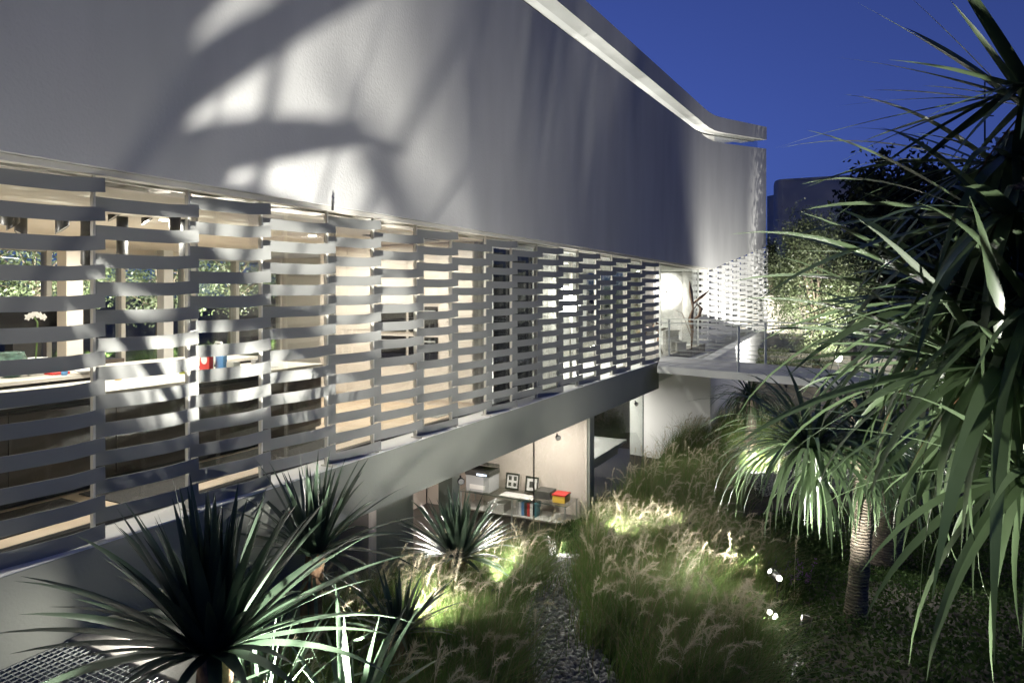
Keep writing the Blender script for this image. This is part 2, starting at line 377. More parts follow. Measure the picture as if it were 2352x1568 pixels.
# lounge past the screens
hb('lounge_floor', 'concrete', (S1,24.5,-.30,-9.3,-.30,-.002))
hb('lounge_slab', 'white', (S1+.02,24.5,-.02,-9.3,-.55,-.30))
lw0, lw1 = P(1440,700,27.5), P(1567,700,26.3)
MB().hexa([(lw0.x,lw0.y,0),(lw1.x,lw1.y,0),(lw1.x+.2,lw1.y+.2,0),(lw0.x,lw0.y+.2,0)],[(lw0.x,lw0.y,2.66),(lw1.x,lw1.y,2.66),(lw1.x+.2,lw1.y+.2,2.66),(lw0.x,lw0.y+.2,2.66)]).build('lounge_wall', M['white'], house)
cc = P(1583,700,24.8); MB().tube([(cc.x,cc.y,0),(cc.x,cc.y,2.66)], .24, 24).build('column', M['white'], house, True)
for px in (1516,1604,1613):
    s_ = s_at(px,-.3); MB().fbox(s_-.02,s_+.02,-.28,-.33,0,2.7).build('mullion', M['rail'], gz_)
MB().fbox(s_at(1517,-.3),s_at(1603,-.3),-.30,-.312,.02,2.7).build('pane', M['glass'], gz_)
# end wing below the upper wall
wv = lambda t, d, z: (cx+wx*wl*t+wy*d, cyy+wy*wl*t-wx*d, z)
MB().hexa([wv(-.25,-.35,-.6),wv(1,-.35,-.3),wv(1,-3,-.3),wv(-.25,-3,-.6)],[wv(-.25,-.35,-.0),wv(1,-.35,.33),wv(1,-3,.33),wv(-.25,-3,-.0)]).build('wing_floor', M['white'], house)
MB().hexa([wv(-.15,-2.6,0),wv(1,-2.6,.33),wv(1,-2.8,.33),wv(-.15,-2.8,0)],[wv(-.15,-2.6,2.75),wv(1,-2.6,3.8),wv(1,-2.8,3.8),wv(-.15,-2.8,2.75)]).build('wing_wall', M['darkfloor'], house)
# volume under the bridge: front wall towards us and the long side wall
A, B = (3.55,20.55), (5.50,18.95)
dl = math.hypot(B[0]-A[0],B[1]-A[1]); ax, ay = (B[0]-A[0])/dl, (B[1]-A[1])/dl
MB().hexa([(A[0],A[1],-3.3),(B[0],B[1],-3.3),(B[0]+.15,B[1]+.25,-3.3),(A[0]+.15,A[1]+.25,-3.3)],[(A[0],A[1],-.33),(B[0],B[1],-.33),(B[0]+.15,B[1]+.25,-.33),(A[0]+.15,A[1]+.25,-.33)]).build('under_bridge_wall', M['white'], house)
MB().hexa([(A[0]-ay*-.03,A[1]-.03,-3.3),(B[0],B[1]-.03,-3.3),(B[0],B[1]-.002,-3.3),(A[0],A[1]-.002,-3.3)],[(A[0],A[1]-.03,-2.98),(B[0],B[1]-.03,-2.98),(B[0],B[1]-.002,-2.98),(A[0],A[1]-.002,-2.98)]).build('plinth', M['darkfloor'], house)
C1 = (B[0]+.01,B[1]); C2 = (11.2,30.2)
MB().hexa([(*C1,-3.3),(*C2,-1.2),(C2[0]-.3,C2[1],-1.2),(C1[0]-.2,C1[1]+.3,-3.3)],[(*C1,-.02),(*C2,.3),(C2[0]-.3,C2[1],.3),(C1[0]-.2,C1[1]+.3,-.02)]).build('side_wall', M['white'], house)
# lower storey: office and stair hall
LF = -3.3
hb('lower_floor', 'darkfloor', (S0,19.5,.0,-7.3,LF-.2,LF))
hb('lower_back_wall', 'beige', (S0,11.5,-4.6,-4.75,LF,-.6))
SWALL = 11.55
hb('office_wall', 'beige', (SWALL,SWALL+.15,-.42,-4.6,LF,-.6))
hb('office_side', 'beige', (4.2,4.35,-.42,-4.6,LF,-.6))
hb('stair_hall_wall', 'white', (SWALL+.15,19.5,-4.2,-4.35,LF,-.6))
og = thing('office_glazing', None, None, W(9,-.4,LF)); og.parent = house; og.matrix_parent_inverse = Matrix.Translation(-house.location)
sp_ = [7.0, s_at(1227,-.4), SWALL-.05, s_at(1478,-.4)]
for a, b in zip(sp_[:-1], sp_[1:]):
    MB().fbox(a+.01,b-.01,-.40,-.414,LF,-.62).build('pane', M['glass'], og)
MB().fbox(sp_[1]-.006,sp_[1]+.006,-.395,-.42,LF,-.62).build('joint', M['dark'], og)
MB().fbox(sp_[3]-.008,sp_[3]+.008,-.395,-.42,LF,-.62).build('pane_edge', M['glassedge'], og)
MB().fbox(sp_[3]-.012,sp_[3],-.42,-3.4,LF,-.62).build('pane', M['glass'], og)
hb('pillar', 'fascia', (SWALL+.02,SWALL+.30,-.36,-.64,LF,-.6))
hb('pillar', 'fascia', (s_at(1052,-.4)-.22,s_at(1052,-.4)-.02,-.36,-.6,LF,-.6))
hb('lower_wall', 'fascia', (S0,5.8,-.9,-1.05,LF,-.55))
# cantilevered steps and landing in the stair hall
stairs = thing('staircase', None, None, W(14,-2,LF)); stairs.parent = house; stairs.matrix_parent_inverse = Matrix.Translation(-house.location)
MB().fbox(11.9,15.2,-.7,-2.1,-2.12,-2.05).build('landing', M['white'], stairs)
MB().fbox(11.9,15.1,-.9,-1.1,-2.42,-2.12).build('landing_beam', M['white'], stairs)
for k in range(5):
    MB().fbox(13.2+k*.35,13.5+k*.35,-1.6-.25*k,-3.0-.25*k,-1.75+k*.24,-1.66+k*.24).build('step', M['white'], stairs)
mb = MB(); pts=[]
rp = Vector(W(12.6,-1.2,-2.05)); n0=0
for k in range(7):
    z = k*.13; r = .34*(1-.1*k)*(1+.1*math.sin(k*2.1)); ring=[]
    for j in range(9):
        t=2*math.pi*j/9; q = r*(1+.22*math.sin(3*t+k)); ring.append((rp.x+q*math.cos(t)+.03*k, rp.y+q*.7*math.sin(t), rp.z+z))
    pts.append(ring)
mb.v=[p for r in pts for p in r]; mb.f=[(i*9+j,i*9+(j+1)%9,(i+1)*9+(j+1)%9,(i+1)*9+j) for i in range(6) for j in range(9)]+[tuple(range(54,63))]
tag(mb.build('rock', M['rock']), 'rough dark boulder standing on the white stair landing', 'rock')

# ------------------------------------------------------------------ interior lights (ceiling downlights, unseen uplights added upstairs)
def downlight(s_, d_, z, e, col, label, size=.3, sy=.3):
    t = thing('ceiling_light', label, 'ceiling light', W(s_,d_,z), 'downlights recessed in the ceilings')
    MB().tube([(0,0,-.012),(0,0,0)], .055, 16).build('lens', M['bulbw'], None).parent = t
    o = MB().tube([(0,0,-.006),(0,0,.0)], .075, 16).build('trim', M['white'], None); o.parent = t
    light('AREA', 'ceiling_lamp', (0,0,-.02), e, t, None, col, size, sy=sy).matrix_parent_inverse = Matrix()
    return t
WARM = (1,.94,.86); NEU = (1,.96,.88)
DL = 'small round downlight in the kitchen ceiling behind the banded screens'
for s_, d_ in ((.3,-2.0),(2.6,-2.0),(4.9,-2.0),(.6,-4.6),(3.9,-4.6),(5.9,-1.1),(6.0,-2.7)): downlight(s_,d_,2.655,58 if s_>5.5 else 72,WARM,DL)
for s_, d_ in ((-2.6,-3.2),): downlight(s_,d_,2.655,110,WARM,'small round downlight at the kitchen end beside the end wall')
DH = 'small round downlight in the white hall ceiling behind the far screens'
for s_, d_ in ((8.2,-2.4),(10.3,-2.2),(12.4,-2.2),(14.6,-2.2)): downlight(s_,d_,2.655,170,NEU,DH)
downlight(18.2,-3.2,2.655,120,NEU,'round downlight in the ceiling of the glazed lounge'); downlight(21.4,-2.0,2.655,150,NEU,'round downlight above the lounge column')
DO = 'small round downlight in the ceiling of the lower office'
for s_, d_ in ((6.6,-2.4),(9.2,-1.6),(10.5,-1.0)): downlight(s_,d_,-.74,80,WARM,DO)
for s_, d_ in ((13.2,-2.6),(16.6,-2.4)): downlight(s_,d_,-.76,150,NEU,'small round downlight above the white cantilevered stairs')
for s_ in (1,5.5,9.5,13.2,17.5,21.5):  # out of sight, added only to brighten the upper storey ceiling
    t = thing('added_uplight', 'long low unseen uplight added to brighten the upper storey ceiling', 'uplight', W(s_,-3.2,3.6), 'uplights added in the upper storey')
    MB().box(-.05,.05,-.6,.6,0,.06).build('housing', M['white'], None).parent = t
    light('AREA','uplight_fill',(0,0,.08), 540 if s_>10 else 380, t, (0,0,2), NEU, .3, sy=1.2).matrix_parent_inverse = Matrix()

# ------------------------------------------------------------------ banded screens
def band_mesh(p0, p1, m, dirx, diry, outx, outy, th=.006, h=.106, d0=-.15, d1=-.02, lean=.006):
    """one folded ribbon from plan point p0 to p1 (its top right corner at z 0)"""
    ts = [0,.18,.36,.54,.70,.74,.87,1.0]; mb = MB()
    L_ = math.hypot(p1[0]-p0[0], p1[1]-p0[1])
    for t in ts:
        d = d0+(d1-d0)*t
        z = -.022-.002*math.sin(math.pi*min(1,t/.72)) if t < .72 else -.022+.022*(t-.72)/.28
        x, y = dirx*L_*t, diry*L_*t
        for dd, zz in ((d, z),(d+lean, z-h),(d+lean-th, z-h),(d-th, z)): mb.v.append((x+outx*dd, y+outy*dd, zz))
    n = len(ts)
    for i in range(n-1):
        for k in range(4): mb.f.append((i*4+k, i*4+(k+1)%4, (i+1)*4+(k+1)%4, (i+1)*4+k))
    mb.f += [(3,2,1,0), ((n-1)*4,(n-1)*4+1,(n-1)*4+2,(n-1)*4+3)]
    return mb.mesh('band', m)
PX = [-54,233,450,617,767,872,970,1050,1128,1187,1245,1293,1338,1378,1415,1448,1482,1513]
SS = [s_at(p,-.015) for p in PX]; SS = [SS[0]-1.7, SS[0]-.85]+SS
plabels = {2:'wide banded screen panel before the hob and black ceiling tubes', 3:'wide banded screen panel before the leafy kitchen plant',
 4:'banded screen panel before the kitchen sink', 5:'banded screen panel next to the small black hook under the wall edge', 6:'banded screen panel before the cream cupboard doors without ovens',
 7:'banded screen panel before the black built-in ovens', 8:'banded screen panel between the ovens and the grey wall', 9:'banded screen panel before the narrow grey-green wall'}
for i in range(len(SS)-1):
    a, b = SS[i], SS[i+1]
    ordn = ['first','second','third','fourth','fifth','sixth','seventh','eighth','ninth']
    lab = plabels.get(i, 'narrow banded screen panel, '+ordn[len(SS)-2-i]+' from the slab corner by the footbridge' if i > 9 else 'banded screen panel before the kitchen end wall')
    t = thing('screen_panel', lab, 'screen', W(a,0,0), 'folded metal band screens along the facade')
    bm = band_mesh((0,0), (UX*(b-a+.03), UY*(b-a+.03)), M['screen'], UX, UY, NX, NY)
    odd = i % 2 == 0
    n = 13 if odd else 12; top = 2.68 if odd else 2.575
    for k in range(n):
        o = link('band', bm); o.parent = t; o.location = (0,0,top-.2125*k)
    q = MB(); e = b-a
    c = lambda s_, d_: (UX*s_+NX*d_, UY*s_+NY*d_)
    cs = [c(e-.009,-.10),c(e+.009,-.10),c(e+.009,-.135),c(e-.009,-.135)]
    q.hexa([(x,y,.004) for x,y in cs],[(x,y,2.70) for x,y in cs]); o = q.build('post', M['post']); o.parent = t
    q = MB(); cs = [c(e-.03,-.0),c(e+.03,-.0),c(e+.03,-.17),c(e-.03,-.17)]
    q.hexa([(x,y,.001) for x,y in cs],[(x,y,.016) for x,y in cs]); o = q.build('foot', M['post']); o.parent = t
# white screens on the end wing
WP = [1606,1626.5,1645.7,1664,1680,1697,1714,1729,1742,1753,1762]
g0, g1 = P(1606,700,24.0), P(1762,700,29.0)
def wing_pt(px):
    r = ray(px); dx, dy = g1.x-g0.x, g1.y-g0.y
    t = (r*g0.y-g0.x)/(dx-r*dy); return g0.x+dx*t, g0.y+dy*t, t
gl = math.hypot(g1.x-g0.x, g1.y-g0.y); gx, gy = (g1.x-g0.x)/gl, (g1.y-g0.y)/gl
for i in range(len(WP)-1):
    x0,y0,t0 = wing_pt(WP[i]); x1,y1,t1 = wing_pt(WP[i+1])
    t = thing('screen_panel', 'white honeycomb-like screen panel, '+['tenth','ninth','eighth','seventh','sixth','fifth','fourth','third','second','first'][i]+' from the far end of the house', 'screen', (x0,y0,.33*t0), 'white band screens at the house end')
    bm = band_mesh((0,0),(x1-x0,y1-y0), M['screenw'], gx, gy, gy, -gx, h=.125, d0=-.22, d1=.04, lean=.0)
    z = .2+(.1 if i%2 else 0)
    tm = max(0,(t0-.15)/.85)
    while z < 2.80+1.1*tm-.33*t0:
        o = link('band', bm); o.parent = t; o.location = (0,0,z); z += .2125
    q = MB(); q.tube([(x1-x0-gx*.02,y1-y0-gy*.02,0),(x1-x0-gx*.02,y1-y0-gy*.02,2.68+1.1*tm-.33*t0)], .018, 6)
    o = q.build('post', M['screenw']); o.parent = t
hk = P(764,470,0.99*W(s_at(764),0,0)[1]); mb = MB(); mb.tube([hk+Vector((0,0,-.06)),hk+Vector((0,0,.03)),hk+Vector((0,-.02,.06))],[.014,.012,.004],8)
tag(mb.build('hook', M['dark']), 'small black hook fixed at the lower edge of the upper wall', 'hook')

# ------------------------------------------------------------------ footbridge
b00, b01 = Vector((3.72,17.45,0)), Vector((9.6,12.0,0))      # near edge
b10, b11 = Vector((4.45,20.4,0)), Vector((10.8,13.0,0))      # far edge
br = thing('footbridge', 'pale steel footbridge with cable railings leading from the house over the garden', 'footbridge', (b00.x,b00.y,0))
def v3(p,z): return (p.x,p.y,z)
MB().hexa([v3(b00,-.10),v3(b01,-.10),v3(b11,-.10),v3(b10,-.10)],[v3(b00,0),v3(b01,0),v3(b11,0),v3(b10,0)]).build('deck', M['nwall'], br)
nn = Vector((-(b01-b00).y*-1, -(b01-b00).x,0)).normalized()*-1
MB().bar(b00+Vector((0,-.03,-.09)), b01+Vector((0,-.03,-.09)), .06, .17).build('edge_beam', M['screenw'], br)
def railing(p, q, posts, z=1.1, name='railing'):
    r = thing(name, None, None, (p.x,p.y,0)); r.parent = br; r.matrix_parent_inverse = Matrix.Translation(-br.location)
    up_ = Vector((0,0,1))
    MB().bar(p+up_*z, q+up_*z, .06, .03).build('handrail', M['rail'], r)
    for f in posts:
        c = p.lerp(q, f); MB().bar(c, c+up_*(z-.016), .05, .05, up=(0,1,0)).build('post', M['rail'], r)
    for k in range(9):
        MB().bar(p+up_*(.1+k*.105), q+up_*(.1+k*.105), .008, .008).build('cable', M['cable'], r)
def edge_f(px): # fraction along near edge at a pixel column
    r = ray(px); d = b01-b00; return (r*b00.y-b00.x)/(d.x-r*d.y)
up1 = Vector((0.04,.05,0))
railing(b00+up1, b01+up1, [edge_f(1694), edge_f(2000), .95])
fa = b10+Vector((.06,-.1,0)); fb = b11+Vector((0,-.1,0))
railing(fa, fb, [.02,.335,.7,.97])

# ------------------------------------------------------------------ kerb and grating at the lower left
kb = hb('concrete_kerb', 'concrete', (.42,.66,.02,1.9,-1.5,-.585), parent=None, bevel=.01)
tag(kb, 'weathered concrete kerb beside the steel grating', 'kerb')
gt = thing('floor_grating', 'galvanised steel floor grating beside the concrete kerb', 'grating', W(-1,1,-.62))
cbm = MB().fbox(-2.6,.41,0,.004,-.63,-.597).mesh('cross_bar', M['steel']); bbm = MB().fbox(0,.004,.02,1.85,-.635,-.600).mesh('bearing_bar', M['steel'])
for k in range(36):
    o = link('cross_bar', cbm, gt); d = .03+k*.051; o.location = (NX*d, NY*d, 0)
for k in range(66):
    o = link('bearing_bar', bbm, gt); d = -2.58+k*.0452; o.location = (UX*d, UY*d, 0)
tag(hb('light_well', 'concrete', (-3,.41,.02,1.9,-1.5,-1.1), parent=None), 'concrete bottom of the light well under the grating', 'light well')

# ------------------------------------------------------------------ kitchen things
def isl(name, label, s0, s1, d0, d1, doors, top='stonetop'):
    t = thing(name, label, 'kitchen island', W((s0+s1)/2, d0, 0))
    MB().fbox(s0+.03,s1-.03,d0-.03,d1+.03,.08,.86).build('carcass', M['brown'], t)
    MB().fbox(s0+.06,s1-.06,d0-.08,d1+.08,.0045,.08).build('plinth', M['dark'], t)
    MB().fbox(s0,s1,d0,d1,.861,.90).build('worktop', M[top], t)
    w = (s1-s0-.06)/doors
    for k in range(doors):
        a = s0+.03+k*w
        dr = MB().fbox(a+.004,a+w-.004,d0-.008,d0-.029,.10,.80).build('door', M['brown'], t)
        MB().fbox(a+.004,a+w-.004,d0-.012,d0-.029,.812,.84).build('handle_strip', M['dark'], dr)
    return t
isl('kitchen_island', 'long dark brown kitchen island with cream top next to the screens', -3, 4.5, -1.42, -2.4, 8)
isl('kitchen_island', 'dark brown kitchen counter standing behind the hob island', -3, 4.9, -3.0, -4.0, 8)
tag(hb('runner_mat', 'carpet', (-1.2,1.15,-.72,-1.38,.0045,.014), parent=None), 'dark carpet runner on the oak floor ending below the hob', 'mat')
tag(hb('runner_mat', 'carpet', (1.3,4.25,-.72,-1.38,.0045,.014), parent=None), 'dark carpet runner on the oak floor before the sink', 'mat')
tag(hb('floor_vent', 'steel', (6.0,6.7,-.62,-.80,.0045,.02), parent=None), 'steel floor vent set in the oak boards near the cupboards', 'vent')
hob = thing('gas_hob', 'steel gas hob with black pan supports on the island', 'hob', W(.45,-1.85,.90))
MB().fbox(-.1,.9,-1.55,-2.15,.9005,.912).build('hob_plate', M['steel'], hob)
for a in (.1,.4,.7):
    for d in (-1.7,-2.0):
        c = Vector(W(a,d,.93)); bn = MB().tube([(c.x,c.y,.912),(c.x,c.y,.93)],.05,12).build('burner', M['dark'], hob)
        for k in range(4):
            t_ = k*math.pi/2; MB().bar(c, c+Vector((math.cos(t_)*.13,math.sin(t_)*.13,.018)), .012).build('pan_support', M['dark'], bn)
for a in (.0,.15,.3,.5,.65): 
    c = Vector(W(a,-1.57,.925)); MB().tube([c-Vector((0,0,.013)), c+Vector((0,0,.02))],.022,10).build('knob', M['steel'], hob)
def lat(name, prof, m, p, label, cat, n=18, parent=None):
    o = MB().lathe(prof, (0,0,0), n).build(name, M[m], parent, True); o.location = p
    if label: tag(o, label, cat)
    return o
lat('saucepan', [(.0,0),(.10,0),(.105,.11),(.098,.11),(.095,.01)], 'steel', W(.7,-2.0,.95), 'steel saucepan standing on the gas hob', 'saucepan')
IT = .901
def on2(px, py): return G(px, py, IT)
lat('vase', [(.06,0),(.12,.03),(.15,.10),(.15,.20),(.12,.27),(.125,.28),(.11,.27),(.13,.1)], 'greenglass', on2(26,866), 'dimpled green glass vase on the back counter', 'vase')
pot = thing('orchid', 'white orchid in a tapered white pot on the back counter', 'potted plant', on2(82,862))
for o in (MB().lathe([(.075,0),(.115,.20),(.105,.20),(.09,.17)]).build('pot', M['white'], None, True), MB().tube([(0,0,.18),(.02,0,.45),(.0,.03,.6),(-.05,.03,.68)],.008,6).build('stem', M['grass'], None)): o.parent = pot
mb = MB()
for k in range(5):
    c = Vector((-.10+.045*k,.02,.70-.02*abs(k-2)))
    for j in range(5):
        t_=j*2*math.pi/5; a_=c+Vector((math.cos(t_)*.045,0,math.sin(t_)*.045)); b_=Vector((-math.sin(t_)*.018,.0,math.cos(t_)*.018))
        mb.add([c-Vector((0,.01,0)), (c+a_)/2+b_, a_-Vector((0,.012,0)), (c+a_)/2-b_],[(0,1,2,3)])
o = mb.build('blossom', M['paper']); o.parent = pot
def small(name, m, px, py, sx, sy, sz, label, cat, z=IT, rot=None):
    p = G(px,py,z); a = math.atan2(NY,NX) if rot is None else rot
    o = MB().box(-sx/2,sx/2,-sy/2,sy/2,0,sz).build(name, M[m], None, bevel=.006); o.location = p; o.rotation_euler = (0,0,a)
    return tag(o, label, cat)
small('book', 'red', 125, 858, .28,.2,.025, 'red book lying on the back counter beside the orchid', 'book')
lat('cup', [(.03,0),(.04,.09),(.036,.09),(.028,.01)], 'blue', on2(148,861), 'light blue cup beside the red book', 'cup')
lat('bowl', [(.04,0),(.13,.05),(.125,.05),(.04,.012)], 'white', on2(195,858), 'shallow white bowl on the back counter', 'bowl')
lat('jar', [(.035,0),(.04,.02),(.04,.075),(.03,.085),(.03,.11),(.0,.115)], 'yellow', on2(272,872), 'small jar with yellow lid on the island edge', 'jar')
lat('cup', [(.035,0),(.045,.09),(.04,.09),(.03,.01)], 'green', on2(419,858), 'yellow-green cup on the counter by the window column', 'cup')
small('box', 'red', 474, 852, .17,.06,.26, 'red carton with round white print standing near the sink', 'carton')
pp = G(474,852,IT); c_ = MB().tube([(0,-.0315,.14),(0,-.034,.14)],.055,18).build('printed_disc', M['paper'], None); c_.location = pp; c_.rotation_euler = (0,0,math.atan2(NY,NX))
cb = [o for o in bpy.data.objects if o.name.startswith('box') and o.get('category')=='carton'][0]; c_.location=(0,0,0); c_.rotation_euler=(0,0,0); c_.parent = cb
small('box', 'blue', 508, 851, .14,.06,.24, 'light blue carton beside the red carton', 'carton')
sink = thing('sink', 'steel sink set in the island top', 'sink', W(3.4,-1.9,.9))
MB().fbox(2.9,3.9,-1.62,-2.1,.9005,.906).build('rim', M['steel'], sink); MB().fbox(2.95,3.85,-1.66,-2.06,.9062,.908).build('bowl', M['darkgrey'], sink)
f0 = Vector(W(3.4,-2.2,.9)); tp = thing('tap', 'curved chrome tap behind the sink', 'tap', f0)
ns = Vector((NX,NY,0)); o = MB().tube([(0,0,0),(0,0,.26),ns*.06+Vector((0,0,.33)),ns*.15+Vector((0,0,.33)),ns*.19+Vector((0,0,.26))],.014,10).build('spout', M['steel'], None, True); o.parent = tp
o = MB().tube([(0,0,.05),(.07,.03,.09)],.009,8).build('lever', M['steel'], None); o.parent = tp
for k,(px,py,m,lab) in enumerate(((455,866,'steel','small steel caddy by the sink'),(536,858,'steel','steel utensil tin behind the sink rim'),(552,862,'teal','folded teal cloth by the sink'),(590,858,'paper','white bottle by the tap'))):
    small(lab.split()[-3] if False else ['caddy','tin','cloth','bottle'][k], m, px, py, [.16,.12,.14,.08][k], .1, [.06,.14,.03,.17][k], lab, ['caddy','tin','cloth','bottle'][k])
# black ceiling tubes
for px, py0, py1, Y in ((15,430,508,6.3),(30,438,520,6.9),(48,440,540,7.2),(143,445,528,6.5),(200,455,615,6.9),(168,442,470,7.6),(262,476,500,7.2),(281,470,612,7.4),(338,478,508,7.5),(402,486,540,7.4),(424,486,610,7.7)):
    a = P(px, py0, Y); a.z = 2.658; b = P(px, py1, Y)
    t = thing('ceiling_tube', 'black tube lamp with slanted end hanging from the kitchen ceiling', 'tube lamp', (a.x,a.y,b.z), 'black tubes hanging over the kitchen')
    r = .058; h = a.z-b.z; n = 18; ang = random.uniform(0,6.28)
    v = []; 
    for k in range(n):
        q = 2*math.pi*k/n; v.append((r*math.cos(q), r*math.sin(q), .045*math.cos(q-ang)))
    for k in range(n):
        q = 2*math.pi*k/n; v.append((r*math.cos(q), r*math.sin(q), h))
    o = MB().add(v, [(k,(k+1)%n,n+(k+1)%n,n+k) for k in range(n)]+[tuple(range(n,2*n))]).build('tube', M['dark'], None, True); o.parent = t
    v2 = [(x*.93,y*.93,z+.004) for x,y,z in v[:n]]
    o = MB().add(v2, [tuple(range(n))[::-1]]).build('diffuser', M['grey'], None); o.parent = t

tv = thing('television', 'wide black television before the rear kitchen window', 'television', W(3.4,-6.3,.35))
MB().fbox(2.3,4.4,-6.3,-6.36,1.2,1.75).build('screen', M['black'], tv); MB().fbox(3.2,3.6,-6.28,-6.5,.75,1.2).build('stand', M['dark'], tv)
MB().fbox(1.8,4.8,-6.1,-6.6,.35,.75).build('cabinet', M['brown'], tv)

# ------------------------------------------------------------------ hall and lounge things
def curtain(s0, s1, d, m, label):
    n = 70; mb = MB()
    for k in range(n+1):
        s_ = s0+(s1-s0)*k/n; dd = d+.045*math.sin(k*1.25)+.015*math.sin(k*3.1)
        mb.v += [W(s_,dd,.02), W(s_,dd,2.62)]
    mb.f = [(2*k,2*k+2,2*k+3,2*k+1) for k in range(n)]
    return tag(mb.build('curtain', M[m], None, True), label, 'curtain')
curtain(s_at(1133,-.75), s_at(1222,-.75), -.75, 'curtain', 'dark sheer curtain hanging behind the narrow screens')
curtain(s_at(1222,-.78), s_at(1292,-.78), -.80, 'sheer', 'pale sheer curtain next to the dark curtain')
lp = P(1313,697,13.9); lpt = thing('floor_lamp', 'bright white shaded floor lamp in the hall behind the screens', 'lamp', (lp.x,lp.y,.003))
for o in (MB().lathe([(.13,0),(.13,.02),(.012,.03),(.012,1.45)]).build('stand', M['steel'], None, True), MB().lathe([(.17,1.42),(.17,1.78),(.165,1.78)]).build('lamp_shade', M['bulb'], None, True)): o.parent = lpt
light('POINT','lamp_bulb',(0,0,1.9),18,lpt,None,NEU,.1).matrix_parent_inverse = Matrix()
sp = P(1535,648,26.9); 
wl_ = thing('wall_light', 'round wall light throwing a white glow on the lounge wall', 'wall light', (sp.x-.35,sp.y-1.2,1.9))
o = MB().tube([(0,0,0),(.05,.12,.03)],.05,12).build('head', M['white'], None, True); o.parent = wl_
light('SPOT','lamp_beam',(.06,.14,.03),520,wl_,None,NEU,.03,100,1).matrix_parent_inverse = Matrix()
wl_.children[-1].rotation_euler = Vector((.25,1,.02)).to_track_quat('-Z','Y').to_euler()
# bronze plant-like sculpture
sc0 = P(1588,770,22.6); scp = thing('sculpture', 'slender curled bronze sculpture beside the lounge column', 'sculpture', (sc0.x,sc0.y,0))
for pts, rad in (([(0,0,0),(.03,0,.6),(-.03,0,1.0),(.06,0,1.35),(-.02,0,1.9),(-.06,0,2.25)],[.02,.05,.09,.03,.07,.015]), ([(.02,0,.95),(.25,0,1.1),(.33,0,1.35),(.2,0,1.5),(.05,0,1.3)],[.02,.05,.06,.03,.01]), ([(.03,0,1.5),(.35,0,1.75),(.6,0,1.95)],[.03,.05,.008]), ([(0,0,.4),(-.3,0,1.2),(-.6,0,1.32)],[.012,.01,.004])):
    o = MB().tube(pts, rad, 10).build('limb', M['bronze'], None, True); o.parent = scp
for k,(px,Y,h,w) in enumerate(((1550,22,.30,.34),(1541,22.3,.62,.42),(1563,21.8,.28,.3))):
    p = P(px,780,Y); t = thing('plinth_block', ['low square grey plinth on the lounge floor','stepped grey plinth on the lounge floor','small square grey plinth by the column'][k], 'plinth', (p.x,p.y,0))
    for o in (MB().box(-w/2,w/2,-w/2,w/2,0,h).build('block', M['grey'], None, bevel=.01), MB().box(-w/2-.02,w/2+.02,-w/2-.02,w/2+.02,h,h+.04).build('cap', M['grey'], None, bevel=.006)): o.parent = t
hs0 = P(1500,760,20.6); hsc = thing('sculpture', 'low dark branching bronze sculpture on the hall floor', 'sculpture', (hs0.x,hs0.y,.65))
for pts in ([(-.5,0,0),(-.2,0,.14),(.2,0,.1),(.5,0,.16)],[(-.2,0,.14),(-.35,0,-.3),(-.4,0,-.65)],[(.2,0,.1),(.15,0,-.3),(.3,0,-.65)],[(.0,0,.12),(.1,.1,.3),(.3,.1,.25)]):
    o = MB().tube(pts,[.05]*(len(pts)-1)+[.015],8).build('limb', M['bronze'], None, True); o.parent = hsc

# ------------------------------------------------------------------ office things
TZ = -2.60
tb = thing('glass_table', 'glass office table with steel legs and lower shelf along the beige wall', 'table', W(11.1,-1.6,LF))
MB().fbox(10.75,11.45,-.55,-3.2,TZ-.012,TZ).build('top', M['glass'], tb); MB().fbox(10.74,10.75,-.55,-3.2,TZ-.012,TZ).build('top_edge', M['glassedge'], tb)
MB().fbox(10.8,11.45,-.6,-3.15,TZ-.40,TZ-.39).build('shelf', M['grey'], tb)
for d in (-.6,-1.85,-3.15):
    for s_ in (10.78,11.42): MB().fbox(s_,s_+.025,d,d-.025,LF+.001,TZ-.013).build('leg', M['steel'], tb)
def ofb(name, m, s0, s1, d0, d1, z0, z1, label, cat): return tag(hb(name, m, (s0,s1,d0,d1,z0,z1), parent=None, bevel=.008), label, cat)
pr = thing('printer', 'grey copier printer with raised dark lid on the glass table', 'printer', W(11.1,-2.9,TZ))
MB().fbox(10.82,11.30,-2.45,-3.05,TZ+.001,TZ+.36).build('body', M['nwall'], pr, bevel=.01)
MB().fbox(10.815,10.82,-2.55,-2.95,TZ+.06,TZ+.16).build('paper_tray', M['paper'], pr); MB().fbox(10.80,11.30,-2.43,-3.07,TZ+.361,TZ+.47).build('scanner', M['darkgrey'], pr, bevel=.015)
mb = MB().hexa([W(10.82,-2.45,TZ+.62),W(11.3,-2.45,TZ+.475),W(11.3,-3.05,TZ+.475),W(10.82,-3.05,TZ+.62)],[W(10.82,-2.45,TZ+.69),W(11.3,-2.45,TZ+.55),W(11.3,-3.05,TZ+.55),W(10.82,-3.05,TZ+.69)]); mb.build('lid', M['darkgrey'], pr)
MB().fbox(10.78,10.80,-2.5,-2.75,TZ+.38,TZ+.42).build('control_panel', M['panel'], pr)
